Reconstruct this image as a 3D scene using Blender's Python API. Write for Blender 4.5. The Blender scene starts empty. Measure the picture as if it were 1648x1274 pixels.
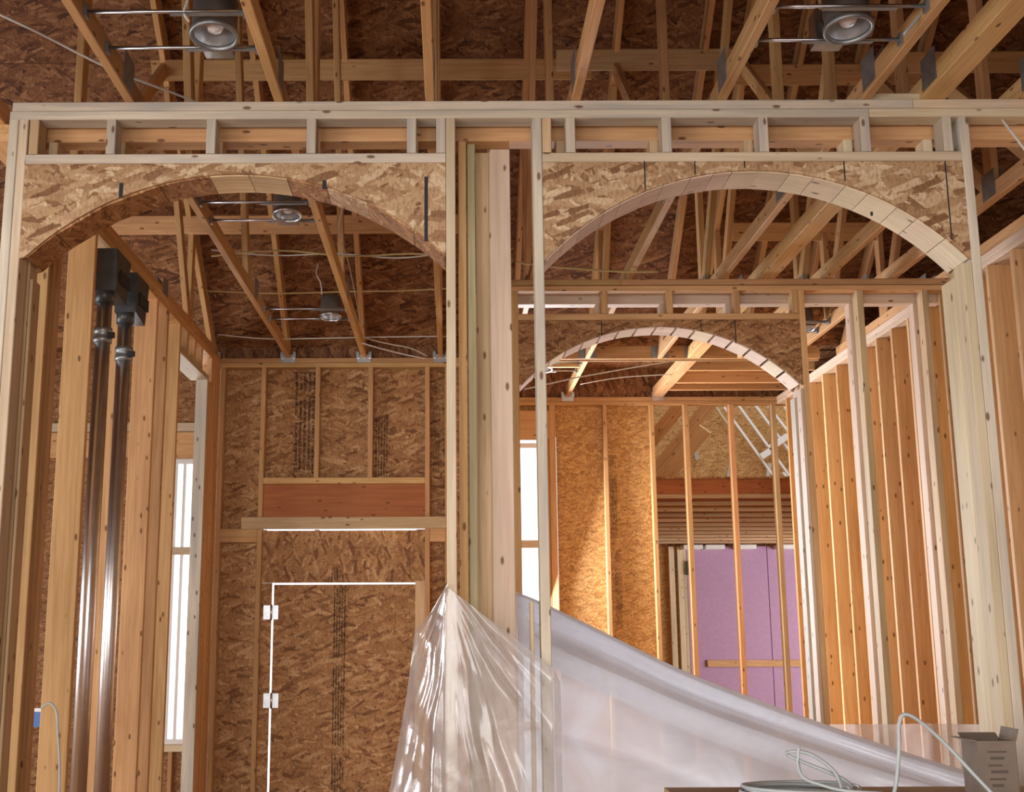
import bpy, bmesh, math, random
from mathutils import Vector, Matrix, noise

random.seed(7)
SC = bpy.context.scene
COL = SC.collection

# ------------------------------------------------------------------ camera
F, PX, PY = 1875.0, 725.0, 637.0          # focal length and principal point in photo pixels
TH = math.atan2(360.0, F)                 # camera pitched up
ROLL = math.radians(0.2)
ZC = 1.70                                 # eye height
H = ZC + 2.088                            # top of the wall plates
cam = bpy.data.cameras.new('camera'); camo = bpy.data.objects.new('camera', cam); COL.objects.link(camo)
cam.sensor_fit = 'HORIZONTAL'; cam.sensor_width = 36.0; cam.lens = 36.0 * F / 1648.0
cam.shift_x = (824.0 - PX) / 1648.0
cam.clip_start = 0.05; cam.clip_end = 200
camo.matrix_world = Matrix.Translation((0, 0, ZC)) @ Matrix.Rotation(math.pi / 2 + TH, 4, 'X') @ Matrix.Rotation(-ROLL, 4, 'Z')
SC.camera = camo

# ------------------------------------------------------------------ light
w = bpy.data.worlds.new('overcast_sky'); SC.world = w; w.use_nodes = True
bg = w.node_tree.nodes['Background']; bg.inputs[0].default_value = (0.93, 0.96, 1.0, 1); bg.inputs[1].default_value = 2.6
VS = SC.view_settings
VS.view_transform = 'Standard'; VS.look = 'None'; VS.gamma = 1.0; VS.use_curve_mapping = False; VS.exposure = -0.35
SC.display_settings.display_device = 'sRGB'

def area(name, loc, target, sx, sy, power, color=(1, 1, 1)):
    l = bpy.data.lights.new(name, 'AREA'); l.shape = 'RECTANGLE'; l.size = sx; l.size_y = sy; l.energy = power; l.color = color
    o = bpy.data.objects.new(name, l); COL.objects.link(o); o.location = loc
    o.rotation_euler = (Vector(target) - Vector(loc)).to_track_quat('-Z', 'Y').to_euler()
    return o
# daylight entering by the big glazed opening behind the camera, by the windows and by the garage doorway
area('daylight_rear_opening', (-1.2, -4.3, 1.9), (0.3, 5, 1.9), 6.5, 3.0, 520, (1.0, 0.97, 0.93))
area('daylight_left_opening', (-5.8, -1.6, 1.6), (2.2, 4.5, 1.4), 3.2, 2.4, 300, (1.0, 0.96, 0.90))
area('daylight_side_room_window', (-2.9, 10.85, 1.9), (-2.5, 5, 1.7), 1.0, 2.5, 70, (0.95, 0.97, 1.0))
area('daylight_side_opening', (-6.0, 5.8, 1.35), (0, 6.2, 1.2), 3.0, 1.7, 120, (0.96, 0.98, 1.0))
area('daylight_back_window', (0.72, 10.80, 2.1), (2.6, 7.5, 1.5), 0.48, 2.4, 300, (0.97, 0.97, 1.0))
area('daylight_garage_doorway', (8.6, 16.0, 1.4), (3.0, 17.5, 1.6), 3.5, 2.4, 290, (1.0, 0.97, 0.95))

# ------------------------------------------------------------------ helpers
CT, ST, CR, SR = math.cos(TH), math.sin(TH), math.cos(ROLL), math.sin(ROLL)
def Q(px, py, Y):
    """world point at depth Y that the photo shows at (px, py)"""
    dx, dy = px - PX, PY - py
    a, b = (CR * dx + SR * dy) / F, (-SR * dx + CR * dy) / F
    t = Y / (CT - b * ST)
    return Vector((a * t, Y, ZC + (ST + b * CT) * t))
def QX(px, py, Y): return Q(px, py, Y).x
def QZ(px, py, Y): return Q(px, py, Y).z

def tag(o, label, cat, group=None, kind=None):
    o['label'] = label; o['category'] = cat
    if group: o['group'] = group
    if kind: o['kind'] = kind
    return o
def root(name, loc, label, cat, group=None, kind=None):
    o = bpy.data.objects.new(name, None); COL.objects.link(o); o.location = loc; o.empty_display_size = 0.1
    return tag(o, label, cat, group, kind)
def wloc(o):
    v = Vector(o.location)
    while o.parent: o = o.parent; v += Vector(o.location)
    return v
def link(name, me, mat, parent, loc, rot=None):
    o = bpy.data.objects.new(name, me); COL.objects.link(o)
    if mat and not me.materials: me.materials.append(mat)
    if parent:
        # parents are empties without rotation, or parts whose frame is undone here
        o.parent = parent
        bm_ = Matrix.Translation(Vector(loc))
        if rot is not None: bm_ = bm_ @ rot.to_4x4()
        o.matrix_local = world_of(parent).inverted() @ bm_
    else:
        bm_ = Matrix.Translation(Vector(loc))
        if rot is not None: bm_ = bm_ @ rot.to_4x4()
        o.matrix_local = bm_
    return o
def world_of(o):
    m = o.matrix_basis.copy()
    while o.parent: o = o.parent; m = o.matrix_basis @ m
    return m

_cache = {}
def bevel_box(a, b, L, mat, c=0.003):
    key = (round(a, 3), round(b, 3), round(L, 3), mat.name, c)
    if key in _cache: return _cache[key]
    hx, hy, hz = a / 2, b / 2, L / 2
    c = min(c, hx * .4, hy * .4, hz * .4)
    me = bpy.data.meshes.new('board')
    if c <= 0.0005:
        v = [(sx * hx, sy * hy, sz * hz) for sx in (-1, 1) for sy in (-1, 1) for sz in (-1, 1)]
        f = [(0, 1, 3, 2), (4, 6, 7, 5), (0, 4, 5, 1), (2, 3, 7, 6), (0, 2, 6, 4), (1, 5, 7, 3)]
    else:      # box with its four long edges eased
        ring = [(-hx + c, -hy), (hx - c, -hy), (hx, -hy + c), (hx, hy - c), (hx - c, hy), (-hx + c, hy), (-hx, hy - c), (-hx, -hy + c)]
        v = [(x, y, -hz) for x, y in ring] + [(x, y, hz) for x, y in ring]
        f = [(i, (i + 1) % 8, 8 + (i + 1) % 8, 8 + i) for i in range(8)] + [tuple(range(7, -1, -1)), tuple(range(8, 16))]
    me.from_pydata(v, [], f); me.update()
    me.materials.append(mat)
    _cache[key] = me
    return me
RX = Matrix.Rotation(math.pi / 2, 3, 'Y')      # local Z -> world X
RY = Matrix.Rotation(-math.pi / 2, 3, 'X')     # local Z -> world Y
def board(name, parent, x, y, z, mat, c=0.003):
    """axis aligned board from (lo, hi) ranges; grain runs along the longest side"""
    (x0, x1), (y0, y1), (z0, z1) = x, y, z
    dx, dy, dz = x1 - x0, y1 - y0, z1 - z0
    loc = ((x0 + x1) / 2, (y0 + y1) / 2, (z0 + z1) / 2)
    if dz >= dx and dz >= dy: return link(name, bevel_box(dx, dy, dz, mat, c), mat, parent, loc)
    if dx >= dy: return link(name, bevel_box(dz, dy, dx, mat, c), mat, parent, loc, RX)
    return link(name, bevel_box(dx, dz, dy, mat, c), mat, parent, loc, RY)
def beam(name, parent, p0, p1, a, b, mat, xdir=(1, 0, 0), c=0.003):
    """board between two points, a = size along xdir, b = size across"""
    p0, p1 = Vector(p0), Vector(p1); z = (p1 - p0).normalized()
    x = Vector(xdir); x = (x - z * x.dot(z)).normalized(); y = z.cross(x)
    rot = Matrix((x, y, z)).transposed()
    return link(name, bevel_box(a, b, (p1 - p0).length, mat, c), mat, parent, (p0 + p1) / 2, rot)
def mesh(name, v, f, mat, parent=None, smooth=False, origin=None):
    o0 = Vector(origin) if origin is not None else Vector(v[0])
    me = bpy.data.meshes.new(name)
    me.from_pydata([tuple(Vector(p) - o0) for p in v], [], f); me.update()
    if smooth:
        for p in me.polygons: p.use_smooth = True
    return link(name, me, mat, parent, o0)
def smooth_pts(pts, n=8):
    pts = [Vector(p) for p in pts]; out = []
    for i in range(len(pts) - 1):
        p0, p1, p2, p3 = pts[max(i - 1, 0)], pts[i], pts[i + 1], pts[min(i + 2, len(pts) - 1)]
        for k in range(n):
            t = k / n
            out.append(0.5 * ((2 * p1) + (p2 - p0) * t + (2 * p0 - 5 * p1 + 4 * p2 - p3) * t * t + (3 * p1 - p0 - 3 * p2 + p3) * t ** 3))
    return out + [pts[-1]]
def tube(name, pts, r, mat, parent=None, n=8, smooth=4):
    if smooth: pts = smooth_pts(pts, smooth)
    pts = [Vector(p) for p in pts]; v, f = [], []
    up = Vector((0.123, 0.2, 1)).normalized()
    for i, p in enumerate(pts):
        d = (pts[min(i + 1, len(pts) - 1)] - pts[max(i - 1, 0)]).normalized()
        a = d.cross(up)
        if a.length < 0.05: a = d.cross(Vector((1, 0, 0)))
        a.normalize(); b = d.cross(a)
        for k in range(n):
            t = 2 * math.pi * k / n
            v.append(p + a * (r * math.cos(t)) + b * (r * math.sin(t)))
    for i in range(len(pts) - 1):
        for k in range(n):
            f.append((i * n + k, i * n + (k + 1) % n, (i + 1) * n + (k + 1) % n, (i + 1) * n + k))
    f.append(tuple(range(n - 1, -1, -1))); f.append(tuple(range((len(pts) - 1) * n, len(pts) * n)))
    return mesh(name, v, f, mat, parent, True)
def lathe(name, prof, mat, parent, loc, rot=None, n=24):
    """prof = [(radius, height)] around local Z"""
    v, f = [], []
    for r, h in prof:
        for k in range(n):
            t = 2 * math.pi * k / n; v.append((r * math.cos(t), r * math.sin(t), h))
    for i in range(len(prof) - 1):
        for k in range(n): f.append((i * n + k, i * n + (k + 1) % n, (i + 1) * n + (k + 1) % n, (i + 1) * n + k))
    me = bpy.data.meshes.new(name); me.from_pydata(v, [], f); me.update()
    for p in me.polygons: p.use_smooth = True
    return link(name, me, mat, parent, loc, rot)

# ------------------------------------------------------------------ materials
def new_mat(name):
    m = bpy.data.materials.new(name); m.use_nodes = True
    nt = m.node_tree; nt.nodes.clear()
    out = nt.nodes.new('ShaderNodeOutputMaterial')
    return m, nt, out
def N(nt, typ, **kw):
    n = nt.nodes.new(typ)
    for k, v in kw.items():
        if k == 'inp':
            for i, val in v.items(): n.inputs[i].default_value = val
        else: setattr(n, k, v)
    return n
def ramp(nt, stops, src):
    r = N(nt, 'ShaderNodeValToRGB'); cr = r.color_ramp
    while len(cr.elements) < len(stops): cr.elements.new(0.5)
    for e, (p, c) in zip(cr.elements, stops): e.position = p; e.color = (*c, 1) if len(c) == 3 else c
    nt.links.new(src, r.inputs[0]); return r
def mix(nt, fac, a, b, mode='MIX'):
    m = N(nt, 'ShaderNodeMix', data_type='RGBA', blend_type=mode)
    for sock, val in ((m.inputs[0], fac), (m.inputs[6], a), (m.inputs[7], b)):
        if hasattr(val, 'links'): nt.links.new(val, sock)
        else: sock.default_value = val if not isinstance(val, tuple) or len(val) == 4 else (*val, 1)
    return m.outputs[2]
def lumber(name, light, dark, knot=(0.13, 0.055, 0.02), stain=None, vary=0.16, rough=0.62):
    m, nt, out = new_mat(name)
    tc = N(nt, 'ShaderNodeTexCoord'); oi = N(nt, 'ShaderNodeObjectInfo')
    off = N(nt, 'ShaderNodeVectorMath', operation='MULTIPLY_ADD'); off.inputs[1].default_value = (37, 23, 51)
    cmb = N(nt, 'ShaderNodeCombineXYZ')
    for i in range(3): nt.links.new(oi.outputs['Random'], cmb.inputs[i])
    nt.links.new(cmb.outputs[0], off.inputs[0]); nt.links.new(tc.outputs['Object'], off.inputs[2])
    mp = N(nt, 'ShaderNodeMapping'); mp.inputs['Scale'].default_value = (55, 55, 2.2); nt.links.new(off.outputs[0], mp.inputs[0])
    n1 = N(nt, 'ShaderNodeTexNoise', inp={'Scale': 1.0, 'Detail': 4.0, 'Roughness': 0.6, 'Distortion': 0.7}); nt.links.new(mp.outputs[0], n1.inputs['Vector'])
    base = ramp(nt, [(0.28, dark), (0.62, light)], n1.outputs[0]).outputs[0]
    mp2 = N(nt, 'ShaderNodeMapping'); mp2.inputs['Scale'].default_value = (5, 5, 0.9); nt.links.new(off.outputs[0], mp2.inputs[0])
    n2 = N(nt, 'ShaderNodeTexNoise', inp={'Scale': 1.0, 'Detail': 3.0}); nt.links.new(mp2.outputs[0], n2.inputs['Vector'])
    tint = ramp(nt, [(0.3, (0.80, 0.78, 0.74)), (0.7, (1.08, 1.08, 1.08))], n2.outputs[0]).outputs[0]
    base = mix(nt, 1.0, base, tint, 'MULTIPLY')
    if stain:
        mp3 = N(nt, 'ShaderNodeMapping'); mp3.inputs['Scale'].default_value = (16, 16, 1.6); nt.links.new(off.outputs[0], mp3.inputs[0])
        n3 = N(nt, 'ShaderNodeTexNoise', inp={'Scale': 1.0, 'Detail': 5.0}); nt.links.new(mp3.outputs[0], n3.inputs['Vector'])
        fac = ramp(nt, [(0.45, (0, 0, 0)), (0.68, (0.8, 0.8, 0.8))], n3.outputs[0]).outputs[0]
        base = mix(nt, fac, base, stain)
    mk = N(nt, 'ShaderNodeMapping'); mk.inputs['Scale'].default_value = (17, 17, 7); nt.links.new(off.outputs[0], mk.inputs[0])
    vo = N(nt, 'ShaderNodeTexVoronoi', inp={'Scale': 1.0, 'Randomness': 1.0}); nt.links.new(mk.outputs[0], vo.inputs['Vector'])
    kf = ramp(nt, [(0.09, (0.85, 0.85, 0.85)), (0.15, (0, 0, 0))], vo.outputs['Distance']).outputs[0]
    base = mix(nt, kf, base, knot)
    hsv = N(nt, 'ShaderNodeHueSaturation')
    mr = N(nt, 'ShaderNodeMapRange', inp={3: 1 - vary, 4: 1 + vary}); nt.links.new(oi.outputs['Random'], mr.inputs[0])
    fr = N(nt, 'ShaderNodeMath', operation='FRACT'); ml = N(nt, 'ShaderNodeMath', operation='MULTIPLY'); ml.inputs[1].default_value = 17.3
    nt.links.new(oi.outputs['Random'], ml.inputs[0]); nt.links.new(ml.outputs[0], fr.inputs[0])
    mh = N(nt, 'ShaderNodeMapRange', inp={3: 0.492, 4: 0.508}); nt.links.new(fr.outputs[0], mh.inputs[0])
    nt.links.new(mh.outputs[0], hsv.inputs['Hue']); nt.links.new(mr.outputs[0], hsv.inputs['Value']); nt.links.new(base, hsv.inputs['Color'])
    p = N(nt, 'ShaderNodeBsdfPrincipled', inp={'Roughness': rough, 'Specular IOR Level': 0.25}); nt.links.new(hsv.outputs[0], p.inputs['Base Color'])
    bp = N(nt, 'ShaderNodeBump', inp={'Strength': 0.12, 'Distance': 0.002}); nt.links.new(n1.outputs[0], bp.inputs['Height']); nt.links.new(bp.outputs[0], p.inputs['Normal'])
    nt.links.new(p.outputs[0], out.inputs[0])
    return m
def osb(name, stops, size=1.0):
    """oriented strand board: three crossing layers of long flakes, in the local XZ plane"""
    m, nt, out = new_mat(name)
    tc = N(nt, 'ShaderNodeTexCoord'); oi = N(nt, 'ShaderNodeObjectInfo')
    cmb = N(nt, 'ShaderNodeCombineXYZ'); nt.links.new(oi.outputs['Random'], cmb.inputs[0]); nt.links.new(oi.outputs['Random'], cmb.inputs[2])
    off = N(nt, 'ShaderNodeVectorMath', operation='MULTIPLY_ADD'); off.inputs[1].default_value = (31, 0, 47)
    nt.links.new(cmb.outputs[0], off.inputs[0]); nt.links.new(tc.outputs['Object'], off.inputs[2])
    nd = N(nt, 'ShaderNodeTexNoise', inp={'Scale': 14.0, 'Detail': 3.0}); nt.links.new(off.outputs[0], nd.inputs['Vector'])
    wob = N(nt, 'ShaderNodeVectorMath', operation='MULTIPLY_ADD'); wob.inputs[1].default_value = (0.016, 0.0, 0.016)
    nt.links.new(nd.outputs['Color'], wob.inputs[0]); nt.links.new(off.outputs[0], wob.inputs[2])
    col = None; hgt = None
    for i, (ang, thr) in enumerate(((8, 0), (-38, 0.35), (52, 0.42), (82, 0.55), (-68, 0.62))):
        mp = N(nt, 'ShaderNodeMapping'); mp.inputs['Rotation'].default_value = (0, math.radians(ang), 0); mp.inputs['Location'].default_value = (i * 3.1, 0, i * 7.7)
        nt.links.new(wob.outputs[0], mp.inputs[0])
        mp2 = N(nt, 'ShaderNodeMapping'); mp2.inputs['Scale'].default_value = (66 / size, 3, 14 / size); nt.links.new(mp.outputs[0], mp2.inputs[0])
        vo = N(nt, 'ShaderNodeTexVoronoi', distance='CHEBYCHEV', inp={'Scale': 1.0}); nt.links.new(mp2.outputs[0], vo.inputs['Vector'])
        sp = N(nt, 'ShaderNodeSeparateColor'); nt.links.new(vo.outputs['Color'], sp.inputs[0])
        c = ramp(nt, stops, sp.outputs[0]).outputs[0]
        if col is None: col = c; hgt = sp.outputs[0]
        else:
            gt = N(nt, 'ShaderNodeMath', operation='GREATER_THAN'); gt.inputs[1].default_value = thr; nt.links.new(sp.outputs[1], gt.inputs[0])
            col = mix(nt, gt.outputs[0], col, c)
            mh = N(nt, 'ShaderNodeMix', data_type='FLOAT'); nt.links.new(gt.outputs[0], mh.inputs[0]); nt.links.new(hgt, mh.inputs[2]); nt.links.new(sp.outputs[0], mh.inputs[3]); hgt = mh.outputs[0]
    mpg = N(nt, 'ShaderNodeMapping'); mpg.inputs['Scale'].default_value = (90, 90, 45); nt.links.new(off.outputs[0], mpg.inputs[0])
    ng = N(nt, 'ShaderNodeTexNoise', inp={'Scale': 1.0, 'Detail': 4.0}); nt.links.new(mpg.outputs[0], ng.inputs['Vector'])
    g = ramp(nt, [(0.30, (0.66, 0.62, 0.58)), (0.55, (1.05, 1.05, 1.05))], ng.outputs[0]).outputs[0]
    col = mix(nt, 1.0, col, g, 'MULTIPLY')
    p = N(nt, 'ShaderNodeBsdfPrincipled', inp={'Roughness': 0.6, 'Specular IOR Level': 0.25}); nt.links.new(col, p.inputs['Base Color'])
    bp = N(nt, 'ShaderNodeBump', inp={'Strength': 0.25, 'Distance': 0.003}); nt.links.new(hgt, bp.inputs['Height']); nt.links.new(bp.outputs[0], p.inputs['Normal'])
    nt.links.new(p.outputs[0], out.inputs[0])
    return m
def plain(name, col, rough=0.5, metal=0.0, spec=0.5, vary=0.0):
    m, nt, out = new_mat(name)
    tc = N(nt, 'ShaderNodeTexCoord')
    n1 = N(nt, 'ShaderNodeTexNoise', inp={'Scale': 18.0, 'Detail': 4.0}); nt.links.new(tc.outputs['Object'], n1.inputs['Vector'])
    c = ramp(nt, [(0.3, tuple(x * (1 - vary) for x in col)), (0.7, tuple(min(1, x * (1 + vary)) for x in col))], n1.outputs[0]).outputs[0]
    p = N(nt, 'ShaderNodeBsdfPrincipled', inp={'Roughness': rough, 'Metallic': metal, 'Specular IOR Level': spec}); nt.links.new(c, p.inputs['Base Color'])
    nt.links.new(p.outputs[0], out.inputs[0])
    return m
def film(name, clear, tint, gloss=0.12, rough=0.18, bump=0.35, scale=7.0, trans=0.5):
    """thin polyethylene sheet: part clear, part milky scatter, with a shine"""
    m, nt, out = new_mat(name)
    tc = N(nt, 'ShaderNodeTexCoord')
    n1 = N(nt, 'ShaderNodeTexNoise', inp={'Scale': scale, 'Detail': 3.0, 'Distortion': 1.2}); nt.links.new(tc.outputs['Object'], n1.inputs['Vector'])
    bp = N(nt, 'ShaderNodeBump', inp={'Strength': bump, 'Distance': 0.03}); nt.links.new(n1.outputs[0], bp.inputs['Height'])
    df = N(nt, 'ShaderNodeBsdfDiffuse', inp={'Color': (*tint, 1)}); tl = N(nt, 'ShaderNodeBsdfTranslucent', inp={'Color': (*tint, 1)})
    gl = N(nt, 'ShaderNodeBsdfGlossy', inp={'Color': (1, 1, 1, 1), 'Roughness': rough}); tr = N(nt, 'ShaderNodeBsdfTransparent', inp={'Color': (0.96, 0.96, 0.97, 1)})
    for s in (df, tl, gl): nt.links.new(bp.outputs[0], s.inputs['Normal'])
    a = N(nt, 'ShaderNodeMixShader', inp={0: trans}); nt.links.new(df.outputs[0], a.inputs[1]); nt.links.new(tl.outputs[0], a.inputs[2])
    b = N(nt, 'ShaderNodeMixShader'); nt.links.new(a.outputs[0], b.inputs[1]); nt.links.new(tr.outputs[0], b.inputs[2])
    cf = ramp(nt, [(0.3, (clear - 0.14,) * 3), (0.7, (clear + 0.14,) * 3)], n1.outputs[0]); nt.links.new(cf.outputs[0], b.inputs[0])
    c = N(nt, 'ShaderNodeMixShader'); nt.links.new(b.outputs[0], c.inputs[1]); nt.links.new(gl.outputs[0], c.inputs[2])
    lw = N(nt, 'ShaderNodeLayerWeight', inp={'Blend': 0.25}); nt.links.new(bp.outputs[0], lw.inputs['Normal'])
    mr = N(nt, 'ShaderNodeMapRange', inp={3: gloss, 4: 0.30}); nt.links.new(lw.outputs['Fresnel'], mr.inputs[0]); nt.links.new(mr.outputs[0], c.inputs[0])
    nt.links.new(c.outputs[0], out.inputs[0])
    return m
def stamp_mat(name, lines=5, col=(0.035, 0.03, 0.03)):
    """worn ink print: rows of broken strokes running along local Z, clear between them"""
    m, nt, out = new_mat(name)
    tc = N(nt, 'ShaderNodeTexCoord'); sx = N(nt, 'ShaderNodeSeparateXYZ'); nt.links.new(tc.outputs['Generated'], sx.inputs[0])
    ml = N(nt, 'ShaderNodeMath', operation='MULTIPLY'); ml.inputs[1].default_value = lines; nt.links.new(sx.outputs[0], ml.inputs[0])
    fr = N(nt, 'ShaderNodeMath', operation='FRACT'); nt.links.new(ml.outputs[0], fr.inputs[0])
    l1 = N(nt, 'ShaderNodeMath', operation='COMPARE'); l1.inputs[1].default_value = 0.5; l1.inputs[2].default_value = 0.3; nt.links.new(fr.outputs[0], l1.inputs[0])
    mp = N(nt, 'ShaderNodeMapping'); mp.inputs['Scale'].default_value = (220, 10, 75); nt.links.new(tc.outputs['Object'], mp.inputs[0])
    vo = N(nt, 'ShaderNodeTexVoronoi', inp={'Scale': 1.0}); nt.links.new(mp.outputs[0], vo.inputs['Vector'])
    sp = N(nt, 'ShaderNodeSeparateColor'); nt.links.new(vo.outputs['Color'], sp.inputs[0])
    g1 = N(nt, 'ShaderNodeMath', operation='GREATER_THAN'); g1.inputs[1].default_value = 0.38; nt.links.new(sp.outputs[0], g1.inputs[0])
    n2 = N(nt, 'ShaderNodeTexNoise', inp={'Scale': 6.0, 'Detail': 2.0}); nt.links.new(tc.outputs['Object'], n2.inputs['Vector'])
    g2 = N(nt, 'ShaderNodeMath', operation='GREATER_THAN'); g2.inputs[1].default_value = 0.42; nt.links.new(n2.outputs[0], g2.inputs[0])
    a = N(nt, 'ShaderNodeMath', operation='MULTIPLY'); nt.links.new(l1.outputs[0], a.inputs[0]); nt.links.new(g1.outputs[0], a.inputs[1])
    b = N(nt, 'ShaderNodeMath', operation='MULTIPLY'); nt.links.new(a.outputs[0], b.inputs[0]); nt.links.new(g2.outputs[0], b.inputs[1])
    c = N(nt, 'ShaderNodeMath', operation='MULTIPLY'); c.inputs[1].default_value = 0.6; nt.links.new(b.outputs[0], c.inputs[0])
    tr = N(nt, 'ShaderNodeBsdfTransparent'); df = N(nt, 'ShaderNodeBsdfDiffuse', inp={'Color': (*col, 1)})
    mx = N(nt, 'ShaderNodeMixShader'); nt.links.new(c.outputs[0], mx.inputs[0]); nt.links.new(tr.outputs[0], mx.inputs[1]); nt.links.new(df.outputs[0], mx.inputs[2])
    nt.links.new(mx.outputs[0], out.inputs[0])
    return m

PALE = lumber('daylit_spruce', (0.72, 0.60, 0.44), (0.58, 0.46, 0.31), vary=0.08)  # front wall wood with its daylight put into the colour
GREYED = lumber('weathered_daylit_spruce', (0.70, 0.62, 0.50), (0.54, 0.47, 0.38), stain=(0.40, 0.37, 0.34), vary=0.08)  # grey weathering, with daylight on some studs in the same tone
PINE = lumber('warm_lit_pine', (0.68, 0.42, 0.20), (0.52, 0.29, 0.12), vary=0.13)  # indoor wood with the warm bounce light put into the colour
LIT_PINE = lumber('lit_orange_pine', (0.76, 0.50, 0.26), (0.62, 0.38, 0.18), vary=0.08)  # paler pine copy, brightness of lit stud faces in the colour
TAN = lumber('tan_spruce', (0.66, 0.48, 0.29), (0.50, 0.34, 0.18), vary=0.12)
ROSE = lumber('pinkish_spruce', (0.74, 0.58, 0.46), (0.62, 0.46, 0.35), vary=0.04)
GREEN = lumber('greenish_spruce', (0.55, 0.48, 0.29), (0.40, 0.36, 0.20), vary=0.05)
LVL = lumber('laminated_header_wood', (0.50, 0.20, 0.07), (0.38, 0.135, 0.045), vary=0.05)
BLOCK = lumber('pale_block_wood', (0.78, 0.66, 0.46), (0.66, 0.53, 0.35), vary=0.10)
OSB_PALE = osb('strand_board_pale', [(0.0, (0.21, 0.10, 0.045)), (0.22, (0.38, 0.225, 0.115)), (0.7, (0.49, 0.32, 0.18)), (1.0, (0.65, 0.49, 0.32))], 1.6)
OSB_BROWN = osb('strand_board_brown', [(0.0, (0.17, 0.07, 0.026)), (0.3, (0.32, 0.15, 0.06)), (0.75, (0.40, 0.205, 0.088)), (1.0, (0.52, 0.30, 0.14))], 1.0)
OSB_WALL = osb('strand_board_russet', [(0.0, (0.20, 0.085, 0.03)), (0.25, (0.36, 0.175, 0.068)), (0.75, (0.46, 0.245, 0.10)), (1.0, (0.60, 0.37, 0.18))], 1.5)
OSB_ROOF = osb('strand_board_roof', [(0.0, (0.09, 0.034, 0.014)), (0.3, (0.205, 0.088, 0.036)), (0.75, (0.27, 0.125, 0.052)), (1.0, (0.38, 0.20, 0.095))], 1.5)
OSB_GOLD = osb('strand_board_gold', [(0.0, (0.34, 0.17, 0.055)), (0.4, (0.52, 0.29, 0.105)), (0.75, (0.58, 0.34, 0.13)), (1.0, (0.66, 0.42, 0.18))], 0.8)
STEEL = plain('galvanised_steel', (0.55, 0.57, 0.60), 0.32, 1.0, vary=0.12)
PIPE = plain('bright_galvanised_pipe', (0.80, 0.79, 0.80), 0.30, 1.0, vary=0.05)
DULL = plain('dull_zinc', (0.33, 0.35, 0.37), 0.45, 0.8, vary=0.15)
DARK = plain('dark_grey_sheet_metal', (0.075, 0.085, 0.09), 0.40, 0.5, vary=0.25)
REFL = plain('lamp_reflector', (0.62, 0.63, 0.65), 0.28, 0.85, vary=0.1)
VINYL = plain('white_vinyl', (0.82, 0.82, 0.80), 0.4)
FOAM = plain('pink_foam_board', (0.44, 0.27, 0.42), 0.8, vary=0.05)
WIRE_W = plain('white_cable_sheath', (0.62, 0.60, 0.56), 0.5, vary=0.06)
WIRE_Y = plain('yellow_cable_sheath', (0.52, 0.40, 0.17), 0.5, vary=0.06)
WIRE_G = plain('grey_cable_sheath', (0.42, 0.46, 0.47), 0.45, vary=0.06)
BLUE = plain('blue_plastic', (0.02, 0.12, 0.42), 0.4)
BLACK = plain('black_mark', (0.02, 0.02, 0.022), 0.8)
CARD = plain('brown_cardboard', (0.20, 0.155, 0.12), 0.85, vary=0.10)
PLY = lumber('bench_plywood', (0.42, 0.27, 0.15), (0.33, 0.20, 0.11), vary=0.05)
FILM = film('clear_plastic_film', 0.54, (0.84, 0.84, 0.87), gloss=0.035, rough=0.16, bump=0.10, scale=5.0)
FILM_W = film('milky_plastic_film', 0.14, (0.86, 0.91, 1.0), gloss=0.04, rough=0.25, bump=0.2, scale=3.0, trans=0.6)
FILM_T = film('hazy_plastic_film', 0.46, (0.88, 0.84, 0.82), gloss=0.03, rough=0.35, bump=0.15, scale=3.0)
STAMP = stamp_mat('ink_stamp', 5)
STAMP4 = stamp_mat('ink_stamp_small', 7, (0.05, 0.04, 0.04))
def glass_mat():
    m, nt, out = new_mat('window_glass')
    tr = N(nt, 'ShaderNodeBsdfTransparent', inp={'Color': (0.97, 0.98, 0.99, 1)}); gl = N(nt, 'ShaderNodeBsdfGlossy', inp={'Roughness': 0.02})
    mx = N(nt, 'ShaderNodeMixShader', inp={0: 0.06}); nt.links.new(tr.outputs[0], mx.inputs[1]); nt.links.new(gl.outputs[0], mx.inputs[2]); nt.links.new(mx.outputs[0], out.inputs[0])
    return m
GLASS = glass_mat()

T = 0.038            # lumber thickness
W4 = 0.089           # 2x4 width
W6 = 0.140           # 2x6 width
Y1, Y2, Y3, Y4 = 4.46, 7.02, 9.22, 10.95      # front faces of the four cross walls
XL, XR = -1.86, 3.12                          # inner faces of the side walls

def stamp(parent, x0, x1, y, z0, z1, mat=STAMP, name='ink_stamp'):
    me = bpy.data.meshes.new(name); hx, hz = (x1 - x0) / 2, (z1 - z0) / 2
    me.from_pydata([(-hx, 0, -hz), (hx, 0, -hz), (hx, 0, hz), (-hx, 0, hz)], [], [(0, 1, 2, 3)]); me.update()
    return link(name, me, mat, parent, ((x0 + x1) / 2, y, (z0 + z1) / 2))

# ------------------------------------------------------------------ floor
fg = board('floor_garage', None, (1.93, 9.2), (11.12, 20.2), (-0.03, 0.0), OSB_BROWN, 0)
tag(fg, 'strand board floor of the garage beyond the open studs', 'floor', kind='structure')
floor = board('floor', None, (-6.2, 6.62), (-4.7, 11.11), (-0.03, 0.0), OSB_BROWN, 0)
tag(floor, 'brown strand board subfloor of the unfinished house', 'floor', kind='structure')

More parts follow.
